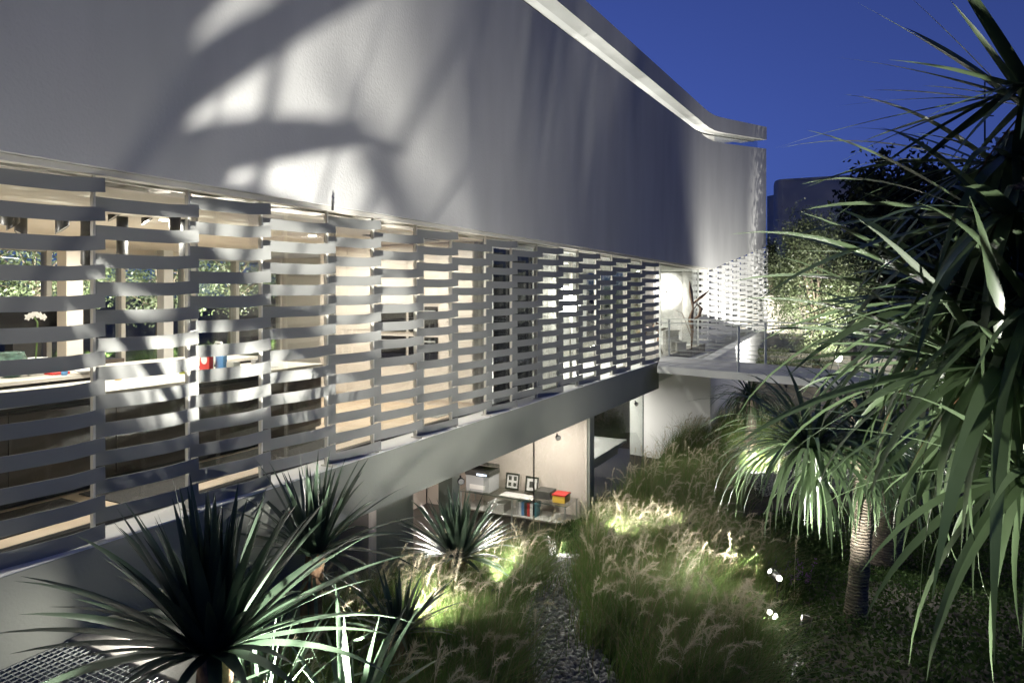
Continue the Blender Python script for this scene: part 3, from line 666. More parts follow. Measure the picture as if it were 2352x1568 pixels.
def frame(d0, d1, h, pics, label):
    t = thing('picture_frame', label, 'picture frame', W(11.4,(d0+d1)/2,TZ))
    q = lambda d, z, o: W(11.36-o+(z-TZ)*.18, d, z)
    z0, z1 = TZ+.002, TZ+h
    bx = lambda a,b,c,e,o0,o1: MB().hexa([q(a,c,o1),q(a,c,o0),q(b,c,o0),q(b,c,o1)],[q(a,e,o1),q(a,e,o0),q(b,e,o0),q(b,e,o1)])
    bx(d0,d1,z0,z1,0,.012).build('back', M['paper'], t)
    w=.035
    for a,b,c,e in ((d0,d1,z0,z0+w),(d0,d1,z1-w,z1),(d0,d0-w,z0+w,z1-w),(d1+w,d1,z0+w,z1-w)): bx(a,b,c,e,.0125,.03).build('frame', M['dark'], t)
    for a,b,c,e in pics: bx(d0+(d1-d0)*a,d0+(d1-d0)*b,z0+h*c,z0+h*e,.0125,.016).build('photo', M['darkgrey'], t)
frame(-1.98,-2.32,.36,((.2,.42,.2,.42),(.58,.8,.2,.42),(.2,.42,.55,.8),(.58,.8,.55,.8)),'black frame with four small photographs on the glass table')
frame(-1.5,-1.82,.34,((.3,.7,.3,.68),),'black frame with one photograph on the glass table')
ofb('box','darkgrey',11.0,11.35,-1.05,-1.42,TZ+.001,TZ+.17,'dark open box on the glass table','box')
yb = thing('storage_box','yellow plastic box with red lid on the glass table','box',W(11.1,-.8,TZ))
MB().fbox(10.9,11.2,-.66,-.95,TZ+.001,TZ+.15).build('tub', M['yellow'], yb, bevel=.008); MB().fbox(10.89,11.21,-.65,-.96,TZ+.151,TZ+.18).build('lid', M['red'], yb)
ofb('papers','paper',10.82,11.15,-1.4,-2.2,TZ+.001,TZ+.007,'large white paper sheets spread on the glass table','paper')
for k in range(7):
    d0 = -1.35-k*.07
    ofb('binder', ['teal','paper','red','darkgrey','blue','paper','grey'][k], 10.9,11.2,d0,d0-.06,TZ-.389,TZ-.10, ['teal ring binder','white ring binder with clear spine','red ring binder','black ring binder','blue ring binder','white ring binder beside the blue binder','grey ring binder'][k]+' on the table shelf','binder')
ofb('tray','grey',10.85,11.2,-2.1,-2.5,TZ-.389,TZ-.2,'grey device on the shelf under the printer','device')

# ------------------------------------------------------------------ sword-leaved plants
def leaf_mesh(L, w, elev, bend, m, p=1.6, fold=.25, twist=0., n=9):
    """a tapering leaf starting at the origin, going along +X, rising at elev and drooping by bend"""
    v, f = [], []; x = z = 0.; st = L/n
    for i in range(n+1):
        t = i/n; th = elev-bend*t**p
        wd_ = w*.5*(min(1, .55+2.2*t) if t < .2 else max(.02, (1-((t-.2)/.8)**1.7)))
        a = twist*t
        up_ = Vector((-math.sin(th),0,math.cos(th))); sd = Vector((0,1,0))
        sd2 = sd*math.cos(a)+up_*math.sin(a); up2 = up_*math.cos(a)-sd*math.sin(a)
        c = Vector((x,0,z))
        for k in (-1,0,1): v.append(tuple(c+sd2*(k*wd_)+up2*(abs(k)*wd_*fold)))
        x += st*math.cos(th); z += st*math.sin(th)
    for i in range(n):
        for k in (0,1): f.append((i*3+k, i*3+k+1, (i+1)*3+k+1, (i+1)*3+k))
    me = MB().add(v, f).mesh('leaf', m, True); return me
def variants(L, w, e0, e1, b0, b1, m, k=18, p=1.6, tw=.3, fold=.25):
    out = []
    for i in range(k):
        t = i/(k-1); out.append((t, leaf_mesh(L*random.uniform(.85,1.1), w*random.uniform(.85,1.12), e0+(e1-e0)*t+random.uniform(-.06,.06), (b0+(b1-b0)*t)*random.uniform(.6,1.35), m, p, fold, random.uniform(-tw,tw))))
    return out
def head(root, c, n, var, r=.03, hgt=.12, az0=0, azr=None, smin=.8, smax=1.1, tilt=(0,0), tpow=.8):
    for i in range(n):
        t = (i+.5)/n; q = var[min(len(var)-1, int((t**tpow)*len(var)))][1]
        o = link('leaf', q); o.parent = root
        az = az0+i*2.39996+random.uniform(-.2,.2) if azr is None else random.uniform(*azr)
        o.rotation_euler = (tilt[0]+random.uniform(-.05,.05), tilt[1]+random.uniform(-.05,.05), az)
        k = random.uniform(smin, smax); o.scale = (k,k,k)
        o.location = (c[0]+math.cos(az)*r, c[1]+math.sin(az)*r, c[2]+hgt*(1-t)*-1)
YV = variants(1.0, .078, R(88), R(2), R(4), R(38), M['leaf'], 22, 1.8, .35)
YO = variants(.9, .05, R(-5), R(-60), R(25), R(55), M['leaf'], 6, 1.5, .4)
def yucca(px, py, Y, L, n, label, trunk=.09, old=14, group=None, var=None, tp=1.3):
    c = P(px, py, Y); g = gz(c.x, c.y)-.05
    t = thing('yucca', label, 'yucca', (c.x,c.y,g), group); h = c.z-g
    pts = [(0,0,0)]+[(.02*math.sin(k*1.3),.02*math.cos(k),h*k/6) for k in range(1,7)]
    o = MB().tube(pts, [trunk*(1.15-.03*k+.04*math.sin(k*2.2)) for k in range(7)], 12).build('trunk', M['ybark'], None, True); o.parent = t
    head(t, (0,0,h), n, var or YV, .035, .16, smin=L*.8, smax=L*1.06, tpow=tp)
    if old: head(t, (0,0,h-.12), old, YO, .05, .15, az0=1., smin=L*.6, smax=L*.9)
    return t
yucca(490, 1482, 3.75, 1.05, 125, 'large dark sword-leaved yucca growing beside the concrete kerb', .10, tp=1.55)
YN = variants(1.0, .034, R(88), R(20), R(4), R(30), M['leaf'], 14, 1.8, .3)
yucca(600, 1640, 4.15, .95, 30, 'narrow-leaved yucca tuft added for its shadow streaks, half hidden behind the large dark yucca', .05, 0, var=YN)  # extra tuft between lamp and wall, put in for its narrow leaf shadows
yucca(720, 1262, 6.1, 1.0, 70, 'yucca with upright leaves close to the slab between the big and small yuccas')
yucca(1052, 1275, 7.9, .92, 110, 'yucca on a short stout brown trunk among feather grass', .11)
yucca(800, 1655, 4.2, .85, 20, 'bright-lit yucca tuft added for its shadow streaks, right behind the large dark yucca', .05, 0)  # extra tuft set in the beam so its leaves streak the wall
yucca(915, 1445, 5.75, .62, 50, 'small bright-lit yucca tuft by the lamp among grass', .06, 6)
# drooping dragon trees
DV = variants(1.32, .058, R(80), R(-15), R(85), R(88), M['dleaf'], 22, 1.15, .5, .18)
DO_ = variants(.85, .036, R(-40), R(-75), R(40), R(20), M['dleaf'], 6, 1.2, .4)
def dragon(base, top, r0, r1, heads, label, var=DV, L=1., n=110, group=None, old=30):
    b, tp_ = Vector(base), Vector(top)
    t = thing('dragon_tree', label, 'dragon tree', b, group)
    pts, rad = [], []
    for k in range(61):
        f = k/60; p = (tp_-b)*f; p += Vector((.05*math.sin(f*3),.03*math.sin(f*4),0))
        pts.append(p); rad.append((r0+(r1-r0)*f)*(1.25-.25*min(1,f*5))*(1+.05*(k%2)+.03*math.sin(k*.7)))
    o = MB().tube(pts, rad, 14).build('trunk', M['bark'], None, True); o.parent = t
    for hx, hy, hz in heads:
        e = pts[-1]+Vector((hx,hy,hz))
        if (e-pts[-1]).length > .15:
            o = MB().tube([pts[-1], pts[-1].lerp(e,.5)+Vector((0,0,.04)), e], [r1, r1*.8, r1*.7], 10).build('limb', M['bark'], None, True); o.parent = t
        head(t, e+Vector((0,0,.05)), n, var, .03, .22, az0=random.random()*6, smin=L*.8, smax=L*1.1)
        head(t, e-Vector((0,0,.12)), old, DO_, .05, .15, az0=random.random()*6, smin=L*.7, smax=L*1.1)
    return t
bx_ = G(1962, 1420, -1.58); tx_ = P(1978, 1060, 7.4)
dragon((bx_.x,bx_.y,gz(bx_.x,bx_.y)-.05), tx_, .105, .09, [(-.62,-.15,.22),(.10,0,.26)], 'dragon tree with ringed trunk and long drooping leaves beside the salvia', L=1.0, n=135)
b2 = G(2025, 1300, -1.85); t2 = P(2060, 1075, 9.3)
dragon((b2.x,b2.y,gz(b2.x,b2.y)-.05), t2, .21, .14, [(.1,0,.3),(.6,.2,.25)], 'thick leaning dragon tree standing behind the ringed one', L=1.0, n=80)
b3 = P(1722,1000,18.6); t3 = P(1722, 915, 18.6)
dragon((b3.x,b3.y,gz(b3.x,b3.y)-.05), t3, .16,.12,[(0,0,.1)], 'dragon tree by the white wall below the footbridge', L=.95, n=110)
# spiky rosettes further back at the right
SV = variants(.62, .02, R(85), R(-30), R(5), R(20), M['leaf'], 12, 1.5, .1)
for px, py, Y, k, lab in ((2190,600,15,1.,'spiky lit rosette on a stem behind the near leaves'),(2290,575,16,1.1,'second spiky rosette beyond the near leaves'),(1960,770,17,.95,'spiky rosette plant beside the footbridge end')):
    c = P(px,py,Y); g = gz(c.x,c.y)-.05; t = thing('spiky_tree', lab, 'spiky plant', (c.x,c.y,g))
    o = MB().tube([(0,0,0),(.05,0,(c.z-g)*.5),(0,0,c.z-g)], [.12,.09,.07], 10).build('trunk', M['bark2'], None, True); o.parent = t
    head(t, (0,0,c.z-g), 110, SV, .02, .12, smin=k*.85, smax=k*1.15)
# near dracaena hanging into view at the right
NV = variants(.95, .052, R(50), R(-60), R(30), R(52), M['dleaf'], 22, 1.8, .9, .14)
NS = variants(.95, .05, R(62), R(-30), R(4), R(16), M['dleaf'], 22, 1.8, .5, .16)
nd = Vector((2.75,2.45,0)); ndz = gz(nd.x,nd.y)
nt_ = thing('dracaena', 'large dracaena with long arching leaves hanging into the view in front of the footbridge', 'dracaena', (nd.x,nd.y,ndz))
def nb(px, py, Y): return P(px,py,Y)-Vector((nd.x,nd.y,ndz))
o = MB().tube([(0,0,0),(.02,0,.8),nb(2480,900,2.5)], [.12,.1,.085], 12).build('trunk', M['bark'], None, True); o.parent = nt_
for px, py, Y, n, L in ((2395,160,2.6,50,.92),(2340,420,2.6,56,1.0),(2245,620,2.9,74,1.08),(2320,760,2.6,74,1.1),(2190,720,3.4,30,.95)):
    e = nb(px,py,Y); o = MB().tube([nb(2480,900,2.5), nb(2480,900,2.5).lerp(e,.55)+Vector((.08,0,-.05)), e], [.075,.055,.04], 10).build('limb', M['bark'], None, True); o.parent = nt_
    head(nt_, e, n, NS if py < 300 else NV, .03, .2, az0=random.random()*6, smin=L*.75, smax=L*1.08)
    head(nt_, e-Vector((0,0,.1)), 2, [(0, leaf_mesh(.8,.035,R(-50),R(30),M['deadleaf']))], .04, .1, smin=.6, smax=.95)

NW = variants(.95, .042, R(45), R(-65), R(28), R(50), M['dleaf'], 22, 1.5, .7, .16)
n2 = Vector((3.05,3.0,0)); n2z = gz(n2.x,n2.y)
nt2 = thing('dracaena', 'slender dracaena with narrow drooping leaves close behind the large dracaena', 'dracaena', (n2.x,n2.y,n2z))
q2 = lambda px, py, Y: P(px,py,Y)-Vector((n2.x,n2.y,n2z))
o = MB().tube([(0,0,0),(.02,0,.8),q2(2500,900,3.0)], [.10,.08,.07], 12).build('trunk', M['bark'], None, True); o.parent = nt2
for px, py, Y, n, L in ((2330,300,2.9,58,.95),(2285,560,3.0,60,.95),(2400,620,2.5,58,1.),(2310,860,2.9,60,.95),(2400,1000,2.6,50,1.)):
    e = q2(px,py,Y); o = MB().tube([q2(2500,900,3.0), q2(2500,900,3.0).lerp(e,.55)+Vector((.08,0,-.05)), e], [.06,.045,.032], 10).build('limb', M['bark'], None, True); o.parent = nt2
    head(nt2, e, n, NW, .03, .2, az0=random.random()*6, smin=L*.75, smax=L*1.08)

# ------------------------------------------------------------------ feather grass
def path_x(y): return float(np.interp(y, [4,5.6,6.5,7.6,9,10.5,11.4], [.55,.54,.48,.50,.66,.88,1.0]))
def blades(name, C, H, wind=(.25,.0), width=.0075, lean=.42, m='grass', seg=4, cat=None, label=None):
    """C (N,3) roots, H (N) lengths"""
    n = len(C); az = rng.uniform(0,2*np.pi,n); ln = np.abs(rng.normal(lean,.22,n))
    dx = np.cos(az)*ln+wind[0]*rng.uniform(.4,1.4,n); dy = np.sin(az)*ln+wind[1]
    wv_ = rng.uniform(0,2*np.pi,n); wxx, wyy = np.cos(wv_)*width/2, np.sin(wv_)*width/2
    V = np.zeros((n, seg+1, 2, 3), np.float32)
    for k in range(seg+1):
        t = k/seg; b = t**1.9
        x = C[:,0]+dx*H*b; y = C[:,1]+dy*H*b; z = C[:,2]+H*(t-.35*b*np.minimum(1.3,np.hypot(dx,dy)))
        tap = max(.06, 1-t**1.5)
        V[:,k,0] = np.stack([x-wxx*tap,y-wyy*tap,z],1); V[:,k,1] = np.stack([x+wxx*tap,y+wyy*tap,z],1)
    base = np.arange(n)[:,None]*(seg+1)*2
    F = np.concatenate([base+np.array([[2*k,2*k+1,2*k+3,2*k+2]]) for k in range(seg)],1).reshape(-1,4)
    return V.reshape(-1,3), F
def clump_roots(cs, per, r):
    a = np.repeat(cs, per, 0); n = len(a)
    q = np.abs(rng.normal(0,r,n)); t = rng.uniform(0,2*np.pi,n)
    a = a+np.stack([q*np.cos(t), q*np.sin(t), np.zeros(n)],1); a[:,2] = [gz(x,y)-.03 for x,y in a[:,:2]]
    return a
def plumes(roots, hgt, wind, hairs=80):
    """arching stems, each ending in a fuzzy drooping head"""
    VV, FF = [], []; o = 0
    for (x,y,z), h in zip(roots, hgt):
        az = random.uniform(-1.5,1.5) if random.random() < .8 else random.uniform(0,6.28)
        az += wind; ln = random.uniform(.10,.42); n = 9; pts = []
        for k in range(n+1):
            t = k/n; b = t**2.2
            zz = z+h*(t-(.16+.9*ln)*max(0,t-.5)**2*2.6)
            pts.append((x+math.cos(az)*ln*h*b, y+math.sin(az)*ln*h*b, zz))
        pts = np.array(pts); sx, sy = -math.sin(az)*.0016, math.cos(az)*.0016
        for k in range(n+1): VV.append((pts[k]+(sx,sy,0))); VV.append((pts[k]-(sx,sy,0)))
        FF += [(o+2*k,o+2*k+1,o+2*k+3,o+2*k+2) for k in range(n)]; o += 2*(n+1)
        for j in range(hairs):
            t = random.uniform(.66,1.0)*n; i = min(n-1,int(t)); c = pts[i]+(pts[i+1]-pts[i])*(t-i); ax_ = pts[i+1]-pts[i]; ax_ = ax_/np.linalg.norm(ax_)
            fat = math.sin(math.pi*min(1,max(0,(t/n-.63)/.40)))*.5+.5
            rd = rng.normal(0,1,3); d = ax_*1.4+rd*.75; d = d/np.linalg.norm(d)*random.uniform(.025,.06)*fat
            sd = np.cross(d, rng.normal(0,1,3)); sd = sd/np.linalg.norm(sd)*.0022
            VV += [c-sd, c+sd, c+d+sd*.3, c+d-sd*.3]; FF.append((o,o+1,o+2,o+3)); o += 4
    return np.array(VV), np.array(FF)
def region(n, fn, xr, yr):
    out = []
    while len(out) < n:
        x, y = random.uniform(*xr), random.uniform(*yr)
        if fn(x,y): out.append((x,y,0))
    return np.array(out)
LXY = [(P(px,676,Y).x, Y, r) for px, Y, r in ((1590,10.2,.4),(1400,9.8,.4),(925,6.0,.35),(834,5.5,.4),(1135,7.3,.3),(1720,16.4,.3),(1806,22.4,.8),(1785,7.6,.3),(1775,7.1,.3))]
def free(x,y): return all((x-a)**2+(y-b)**2 > r*r for a,b,r in LXY)
def ok_left(x,y):
    s_, d = SD(x,y); return free(x,y) and d > .35 and x < path_x(y)-.40 and y > 4.3 and not (s_ < .8 and d < 3)
def ok_right(x,y): return free(x,y) and path_x(y)+.36 < x < 2.3+.10*y-(.9 if y<8 else 0) and SD(x,y)[1] > .5
def ok_far(x,y):
    s_, d = SD(x,y); return free(x,y) and d > .5 and x < 6.7+(y-14)*.28 and x/y < .318+(.12 if y > 18.4 else 0) and not (5.6 < x < 8 and 15.2 < y < 18.5)
beds = [('feather_grass','tall feather grass with pale plumes growing between yuccas and gravel path', region(95, ok_left,(-3,1.2),(4.3,10.5)), 200, .8, 240),
        ('feather_grass','broad mass of tall feather grass with pale plumes right of the gravel path', region(170, ok_right,(.6,3.6),(4.8,12.3)), 250, .85, 500),
        ('feather_grass','dusky feather grass along the white wall below the footbridge', region(170, ok_far,(1.5,9),(12.3,20.5)), 140, .95, 360)]
beds.append(('grass_tuft','bright green grass tuft lit beside the dark gravel', np.array([(P(1738,676,16.9).x+random.gauss(0,.22), 16.9+random.gauss(0,.2), 0) for _ in range(16)]), 160, .6, 6))
for nm, lab, cs, per, h, npl in beds:
    r_ = clump_roots(cs, per, .17); H = rng.uniform(.5,1.05,len(r_))*h
    v, f = blades(nm, r_, H, wind=(.28,-.05))
    tag(link(nm, npmesh(nm, v, f, M['grass'], 4)), lab, 'grass', kind='stuff')
    dr_ = clump_roots(cs, per//6, .2); v, f = blades(nm, dr_, rng.uniform(.8,1.25,len(dr_))*h, wind=(.3,-.05), width=.006, lean=.5)
    tag(link('dry_grass', npmesh('dry_grass', v, f, M['dry'], 4)), 'dry straw blades among the '+lab.replace('tall feather grass with pale plumes','feather grass'), 'dry grass', kind='stuff')
    pr_ = clump_roots(cs[rng.integers(0,len(cs),npl)], 1, .2)
    v, f = plumes(pr_, rng.uniform(.9,1.35,npl)*h, 0.1)
    tag(link('grass_plumes' if npl > 10 else 'tuft_plumes', npmesh('grass_plumes', v, f, M['plume'], 4)), lab.replace('tall feather grass with pale plumes','pale plumes nodding over the feather grass').replace('dusky feather grass','dusky plumes nodding over the grass'), 'grass plumes', kind='stuff')

# ------------------------------------------------------------------ low cover, hedge, salvia
def leafcloud(C, size, flat=0.):
    n = len(C); a = rng.normal(0,1,(n,3)); a /= np.linalg.norm(a,axis=1)[:,None]
    b = np.cross(a, rng.normal(0,1,(n,3))); b /= np.linalg.norm(b,axis=1)[:,None]
    s_ = (size*rng.uniform(.6,1.3,n))[:,None]
    V = np.stack([C-a*s_*.5, C+b*s_*.24, C+a*s_*.5, C-b*s_*.24],1).reshape(-1,3)
    return V, np.arange(n*4).reshape(-1,4)
def cover(n, fn, xr, yr, h, size, name, label, m='cover'):
    p = region(n, fn, xr, yr); hh = h*(.55+.45*np.sin(p[:,0]*2.3+1)*np.cos(p[:,1]*1.9))
    p[:,2] = [gz(x,y) for x,y in p[:,:2]]; p[:,2] += np.abs(rng.uniform(0,1,n))**.6*hh
    v, f = leafcloud(p, size); return tag(link(name, npmesh(name, v, f, M[m], 4)), label, 'ground cover', kind='stuff')
cover(60000, lambda x,y: x > 2.3+.10*y-(1.0 if y<8 else 0) and SD(x,y)[1]>.5, (1.4,9), (4.2,13), .26, .055, 'ground_cover', 'low dark leafy ground cover under the dragon trees')
cover(9000, lambda x,y: ((x-4.2)/.75)**2+((y-10.6)/1.0)**2 < 1, (3,5.6), (9,12), .42, .085, 'hedge', 'low broad-leaved hedge between plumes and dragon trees')
cover(9000, lambda x,y: SD(x,y)[1] > .12 and ((x-.62)/.75)**2+((y-11.3)/.8)**2 < 1, (-.6,2), (10,12.6), .5, .05, 'shrub', 'dark flowering shrub in front of the office glass')
cover(14000, lambda x,y: SD(x,y)[1] > .3, (-2.9,9), (3.2,20), .06, .05, 'ground_cover', 'thin leaf litter and weeds between the grasses')
sv = G(1805,1355,-1.7); 
for k,(ox,oy) in enumerate(((0,0),(.22,.05),(-.1,.25))):
    t = thing('salvia', ['purple flowering salvia beside the bright spike lamps','purple flowering salvia nearest the dragon tree trunk','purple salvia between lamp and grass plumes'][k], 'flower', (sv.x+ox, sv.y+oy, gz(sv.x+ox,sv.y+oy)))
    mb = MB(); pt = []
    for j in range(9):
        a_ = random.uniform(0,6.28); l_ = random.uniform(.05,.2); e = Vector((math.cos(a_)*l_,math.sin(a_)*l_,random.uniform(.28,.48)))
        mb.tube([(0,0,0),e*.5+Vector((0,0,.04)),e],.004,4)
        for q in range(26): pt.append(e*(1-random.uniform(0,.4))+Vector((random.gauss(0,.010),random.gauss(0,.010),0)))
    o = mb.build('stem', M['cover']); o.parent = t
    v, f = leafcloud(np.array(pt), .022); o = link('blossom', npmesh('blossom', v, f, M['salvia'], 4)); o.parent = t
    v, f = leafcloud(np.array([(random.gauss(0,.1),random.gauss(0,.1),abs(random.gauss(0,.12))) for _ in range(260)]), .04); o = link('foliage', npmesh('foliage', v, f, M['cover'], 4)); o.parent = t

# ------------------------------------------------------------------ gravel
def gravel(pts, size, name, label):
    ico = [(0,0,.62)]+[(math.cos(a)*.9,math.sin(a)*.9,.25) for a in np.arange(5)*1.2566]+[(math.cos(a)*.85,math.sin(a)*.85,-.3) for a in np.arange(5)*1.2566+.628]
    fc = [(0,1+k,1+(k+1)%5) for k in range(5)]+[(1+k,6+k,1+(k+1)%5) for k in range(5)]+[(6+k,6+(k+1)%5,1+(k+1)%5) for k in range(5)]
    I = np.array(ico); n = len(pts); a = rng.uniform(0,2*np.pi,n); ca, sa = np.cos(a), np.sin(a)
    sc = size*rng.uniform(.5,1.2,(n,1,1))*np.array([1,.72,.6])*rng.uniform(.8,1.25,(n,1,3))
    Q = I[None]*sc*(1+rng.normal(0,.14,(n,11,1)))
    tl = rng.normal(0,.35,(n,1)); Q[:,:,2] += Q[:,:,0]*tl
    X = Q[:,:,0]*ca[:,None]-Q[:,:,1]*sa[:,None]; Y = Q[:,:,0]*sa[:,None]+Q[:,:,1]*ca[:,None]
    V = np.stack([X,Y,Q[:,:,2]],2)+pts[:,None,:]
    F = (np.arange(n)[:,None,None]*11+np.array(fc)[None]).reshape(-1,3)
    return tag(link(name, npmesh(name, V.reshape(-1,3), F, M['gravel'], 3)), label, 'gravel', kind='stuff')
def gpts(n, fn, xr, yr):
    p = region(n, fn, xr, yr); p[:,2] = [gz(x,y)+.04 for x,y in p[:,:2]]; p[:,2] += rng.uniform(-.005,.04,n); return p
gravel(gpts(7500, lambda x,y: abs(x-path_x(y)) < .34+.25*max(0,y-9.8), (-.2,2.4), (4.2,11.6)), .033, 'gravel', 'loose grey gravel path winding between the grasses')
gravel(gpts(9000, lambda x,y: 5.3 < x < 8.3, (5.3,8.3), (14.4,18.6)), .032, 'gravel', 'dark gravel patch beyond the hedge with lit grass')
p_ = [Vector((path_x(y)+.2+.03*math.sin(y*4), y, gz(path_x(y)+.2,y)+.075)) for y in np.arange(4.8,9.6,.2)]
tag(MB().tube(p_, .007, 5).build('hose', M['grey']), 'thin grey irrigation hose along the gravel path edge', 'hose')

# ------------------------------------------------------------------ trees and background
def tree(name, label, base, h, cc, rad, nleaf, size, m, bark='bark2', group=None, clumps=60, lean=0):
    b = Vector(base); t = thing(name, label, 'tree', b, group)
    mb = MB(); top = Vector(cc)-b
    mb.tube([(0,0,0),(top.x*.3+.05,top.y*.3,top.z*.4),(top.x,top.y,top.z)], [.06+.02*h,.045+.012*h,.02+.004*h], 10)
    cl_ = []
    for k in range(clumps):
        u = rng.normal(0,1,3); u /= np.linalg.norm(u); r = rng.uniform(.35,1.)**.5
        cl_.append(np.array([u[0]*rad[0]*r,u[1]*rad[1]*r,u[2]*rad[2]*r]))
    for k in range(0,clumps,3):
        e = top+Vector(cl_[k]); s0_ = top*random.uniform(.45,.9); mb.tube([s0_, s0_.lerp(e,.5)+Vector((0,0,.1)), e],[.012+.004*h,.01+.002*h,.006],5)
    o = mb.build('trunk', M[bark], None, True); o.parent = t
    cl_ = np.array(cl_); w_ = rng.uniform(.3,1.6,clumps); ids = rng.choice(clumps, nleaf, p=w_/w_.sum())
    pts = cl_[ids]+rng.normal(0,1,(nleaf,3))*np.array(rad)*.14*rng.uniform(.6,1.5,(clumps,1))[ids]+np.array(top)
    v, f = leafcloud(pts, size); o = link('crown', npmesh('crown', v, f, M[m], 4)); o.parent = t
    return t
c = P(1875,660,27); tree('garden_tree','leafy garden tree lit from below beside the white screens',(c.x,c.y,gz(c.x,c.y)),5,(c.x,c.y,c.z),(1.75,1.5,2.6),20000,.115,'tleaf',clumps=110)
c = P(1852,590,27.6); tree('garden_tree','slim leafy tree in front of the neighbour house',(c.x+.2,c.y,gz(c.x,c.y)),5,(c.x,c.y,c.z),(.7,.7,1.6),3800,.10,'tleaf',clumps=50)
for k,(px,py,Y,rx,rz) in enumerate(((2070,480,44,3.4,3.6),(2110,520,42,4.,3.4),(2230,560,40,3.6,3.2),(2330,500,46,4,4.5),(2000,620,38,2.2,2.2),(2040,640,33,2.6,2.6))):
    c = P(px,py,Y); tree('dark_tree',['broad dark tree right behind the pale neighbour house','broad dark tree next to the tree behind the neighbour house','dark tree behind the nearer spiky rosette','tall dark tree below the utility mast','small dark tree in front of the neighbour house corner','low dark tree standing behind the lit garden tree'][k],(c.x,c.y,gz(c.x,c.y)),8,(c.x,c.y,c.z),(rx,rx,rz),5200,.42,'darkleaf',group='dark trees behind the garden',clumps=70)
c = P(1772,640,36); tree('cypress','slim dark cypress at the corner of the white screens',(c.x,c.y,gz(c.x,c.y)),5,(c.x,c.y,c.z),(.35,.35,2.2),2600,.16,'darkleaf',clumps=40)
# neighbour house
nb_ = thing('neighbour_house', 'pale rounded neighbour house in shadow behind the lit tree', 'house', (26,62,0))
def prism(pts, z0, z1, name, m, parent):
    n = len(pts); return MB().add([(x,y,z0) for x,y in pts]+[(x,y,z1) for x,y in pts], [tuple(range(n))[::-1],tuple(range(n,2*n))]+[(k,(k+1)%n,n+(k+1)%n,n+k) for k in range(n)]).build(name, M[m], parent)
def nh(px,Y): return (ray(px)*Y, Y)
arc = [nh(1777,60),nh(1778,59),nh(1781,58.3),nh(1787,57.8),nh(1797,57.5),nh(1953,55.5),nh(1957,55.9),nh(2100,66),nh(1777,70)]
zt_ = EYE+(676-418)/FPX*58
pw = prism(arc, -.5, zt_, 'wall', 'nwall', nb_); prism([nh(1762,61),nh(1777,60.2),nh(1777,66),nh(1762,66)], -.5, EYE+(676-447)/FPX*60, 'side_wing', 'nwall', nb_)
prism([(x*1.001,y-.05) for x,y in arc], zt_, zt_+.15, 'coping', 'nwall', nb_)
a_ = [nh(1826,57.05),nh(1925,55.8),nh(1925,56.3),nh(1826,57.5)]
prism(a_, 1, EYE+(676-474)/FPX*57, 'recessed_panel', 'nwall', nb_)
# utility mast
mp = P(2262,300,70); ms_ = thing('utility_mast','thin dark utility mast above the trees','mast',(mp.x,mp.y,0))
o = MB().tube([(0,0,0),(0,0,mp.z+5)],[.14,.07],8).build('pole', M['dark'], None); o.parent = ms_
for z in (mp.z+4,mp.z+1.5,mp.z-3): o = MB().bar((-.9,0,z),(.9,0,z),.1).build('crossarm', M['dark'], None); o.parent = ms_
# terrace walls beyond the bridge
def wallpx(name, label, px0, px1, Y0, Y1, z0, z1, m='gwall', th=.3):
    a, b = P(px0,676,Y0), P(px1,676,Y1)
    o = MB().hexa([(a.x,a.y,z0),(b.x,b.y,z0),(b.x,b.y+th,z0),(a.x,a.y+th,z0)],[(a.x,a.y,z1),(b.x,b.y,z1),(b.x,b.y+th,z1),(a.x,a.y+th,z1)]).build(name, M[m], None, bevel=.02)
    return tag(o, label, 'wall')
wallpx('garden_wall','tall rendered garden wall behind the lit tree',1700,2420,36,34,-1.5,1.78)
wallpx('retaining_wall','low cream retaining wall with trained shrubs beyond the footbridge',1722,2150,29,24,-2.5,-.55)
wallpx('retaining_wall','upper cream retaining step under the garden tree',1722,2200,32,27.5,-2.5,.02)
for k,(px0,px1,py,Y) in enumerate(((1722,1812,808,28.2),(1722,1905,832,27.4),(1830,1940,800,26.6))):
    a, b = P(px0,py,Y), P(px1,py,Y-.9)
    t = thing('trained_shrub', ['espaliered shrub row on the cream retaining wall beside the screens','lower espaliered shrub row along the cream wall','espaliered shrub under the lit garden tree'][k], 'shrub', (a.x,a.y,a.z-.35))
    n = 900; q = rng.uniform(0,1,n); pts = np.array([a-t.location])*(1-q)[:,None]+np.array([b-t.location])*q[:,None]+rng.normal(0,.09,(n,3))
    v,f = leafcloud(pts,.09); o = link('foliage', npmesh('foliage', v,f,M['tleaf'],4)); o.parent = t
    o = MB().tube([(b-t.location)*.5*Vector((1,1,0)), (b-t.location)*.5+Vector((0,0,.3)), (b-t.location)*.62+Vector((0,0,.36))],.02,6).build('stem', M['bark2'], None); o.parent = t

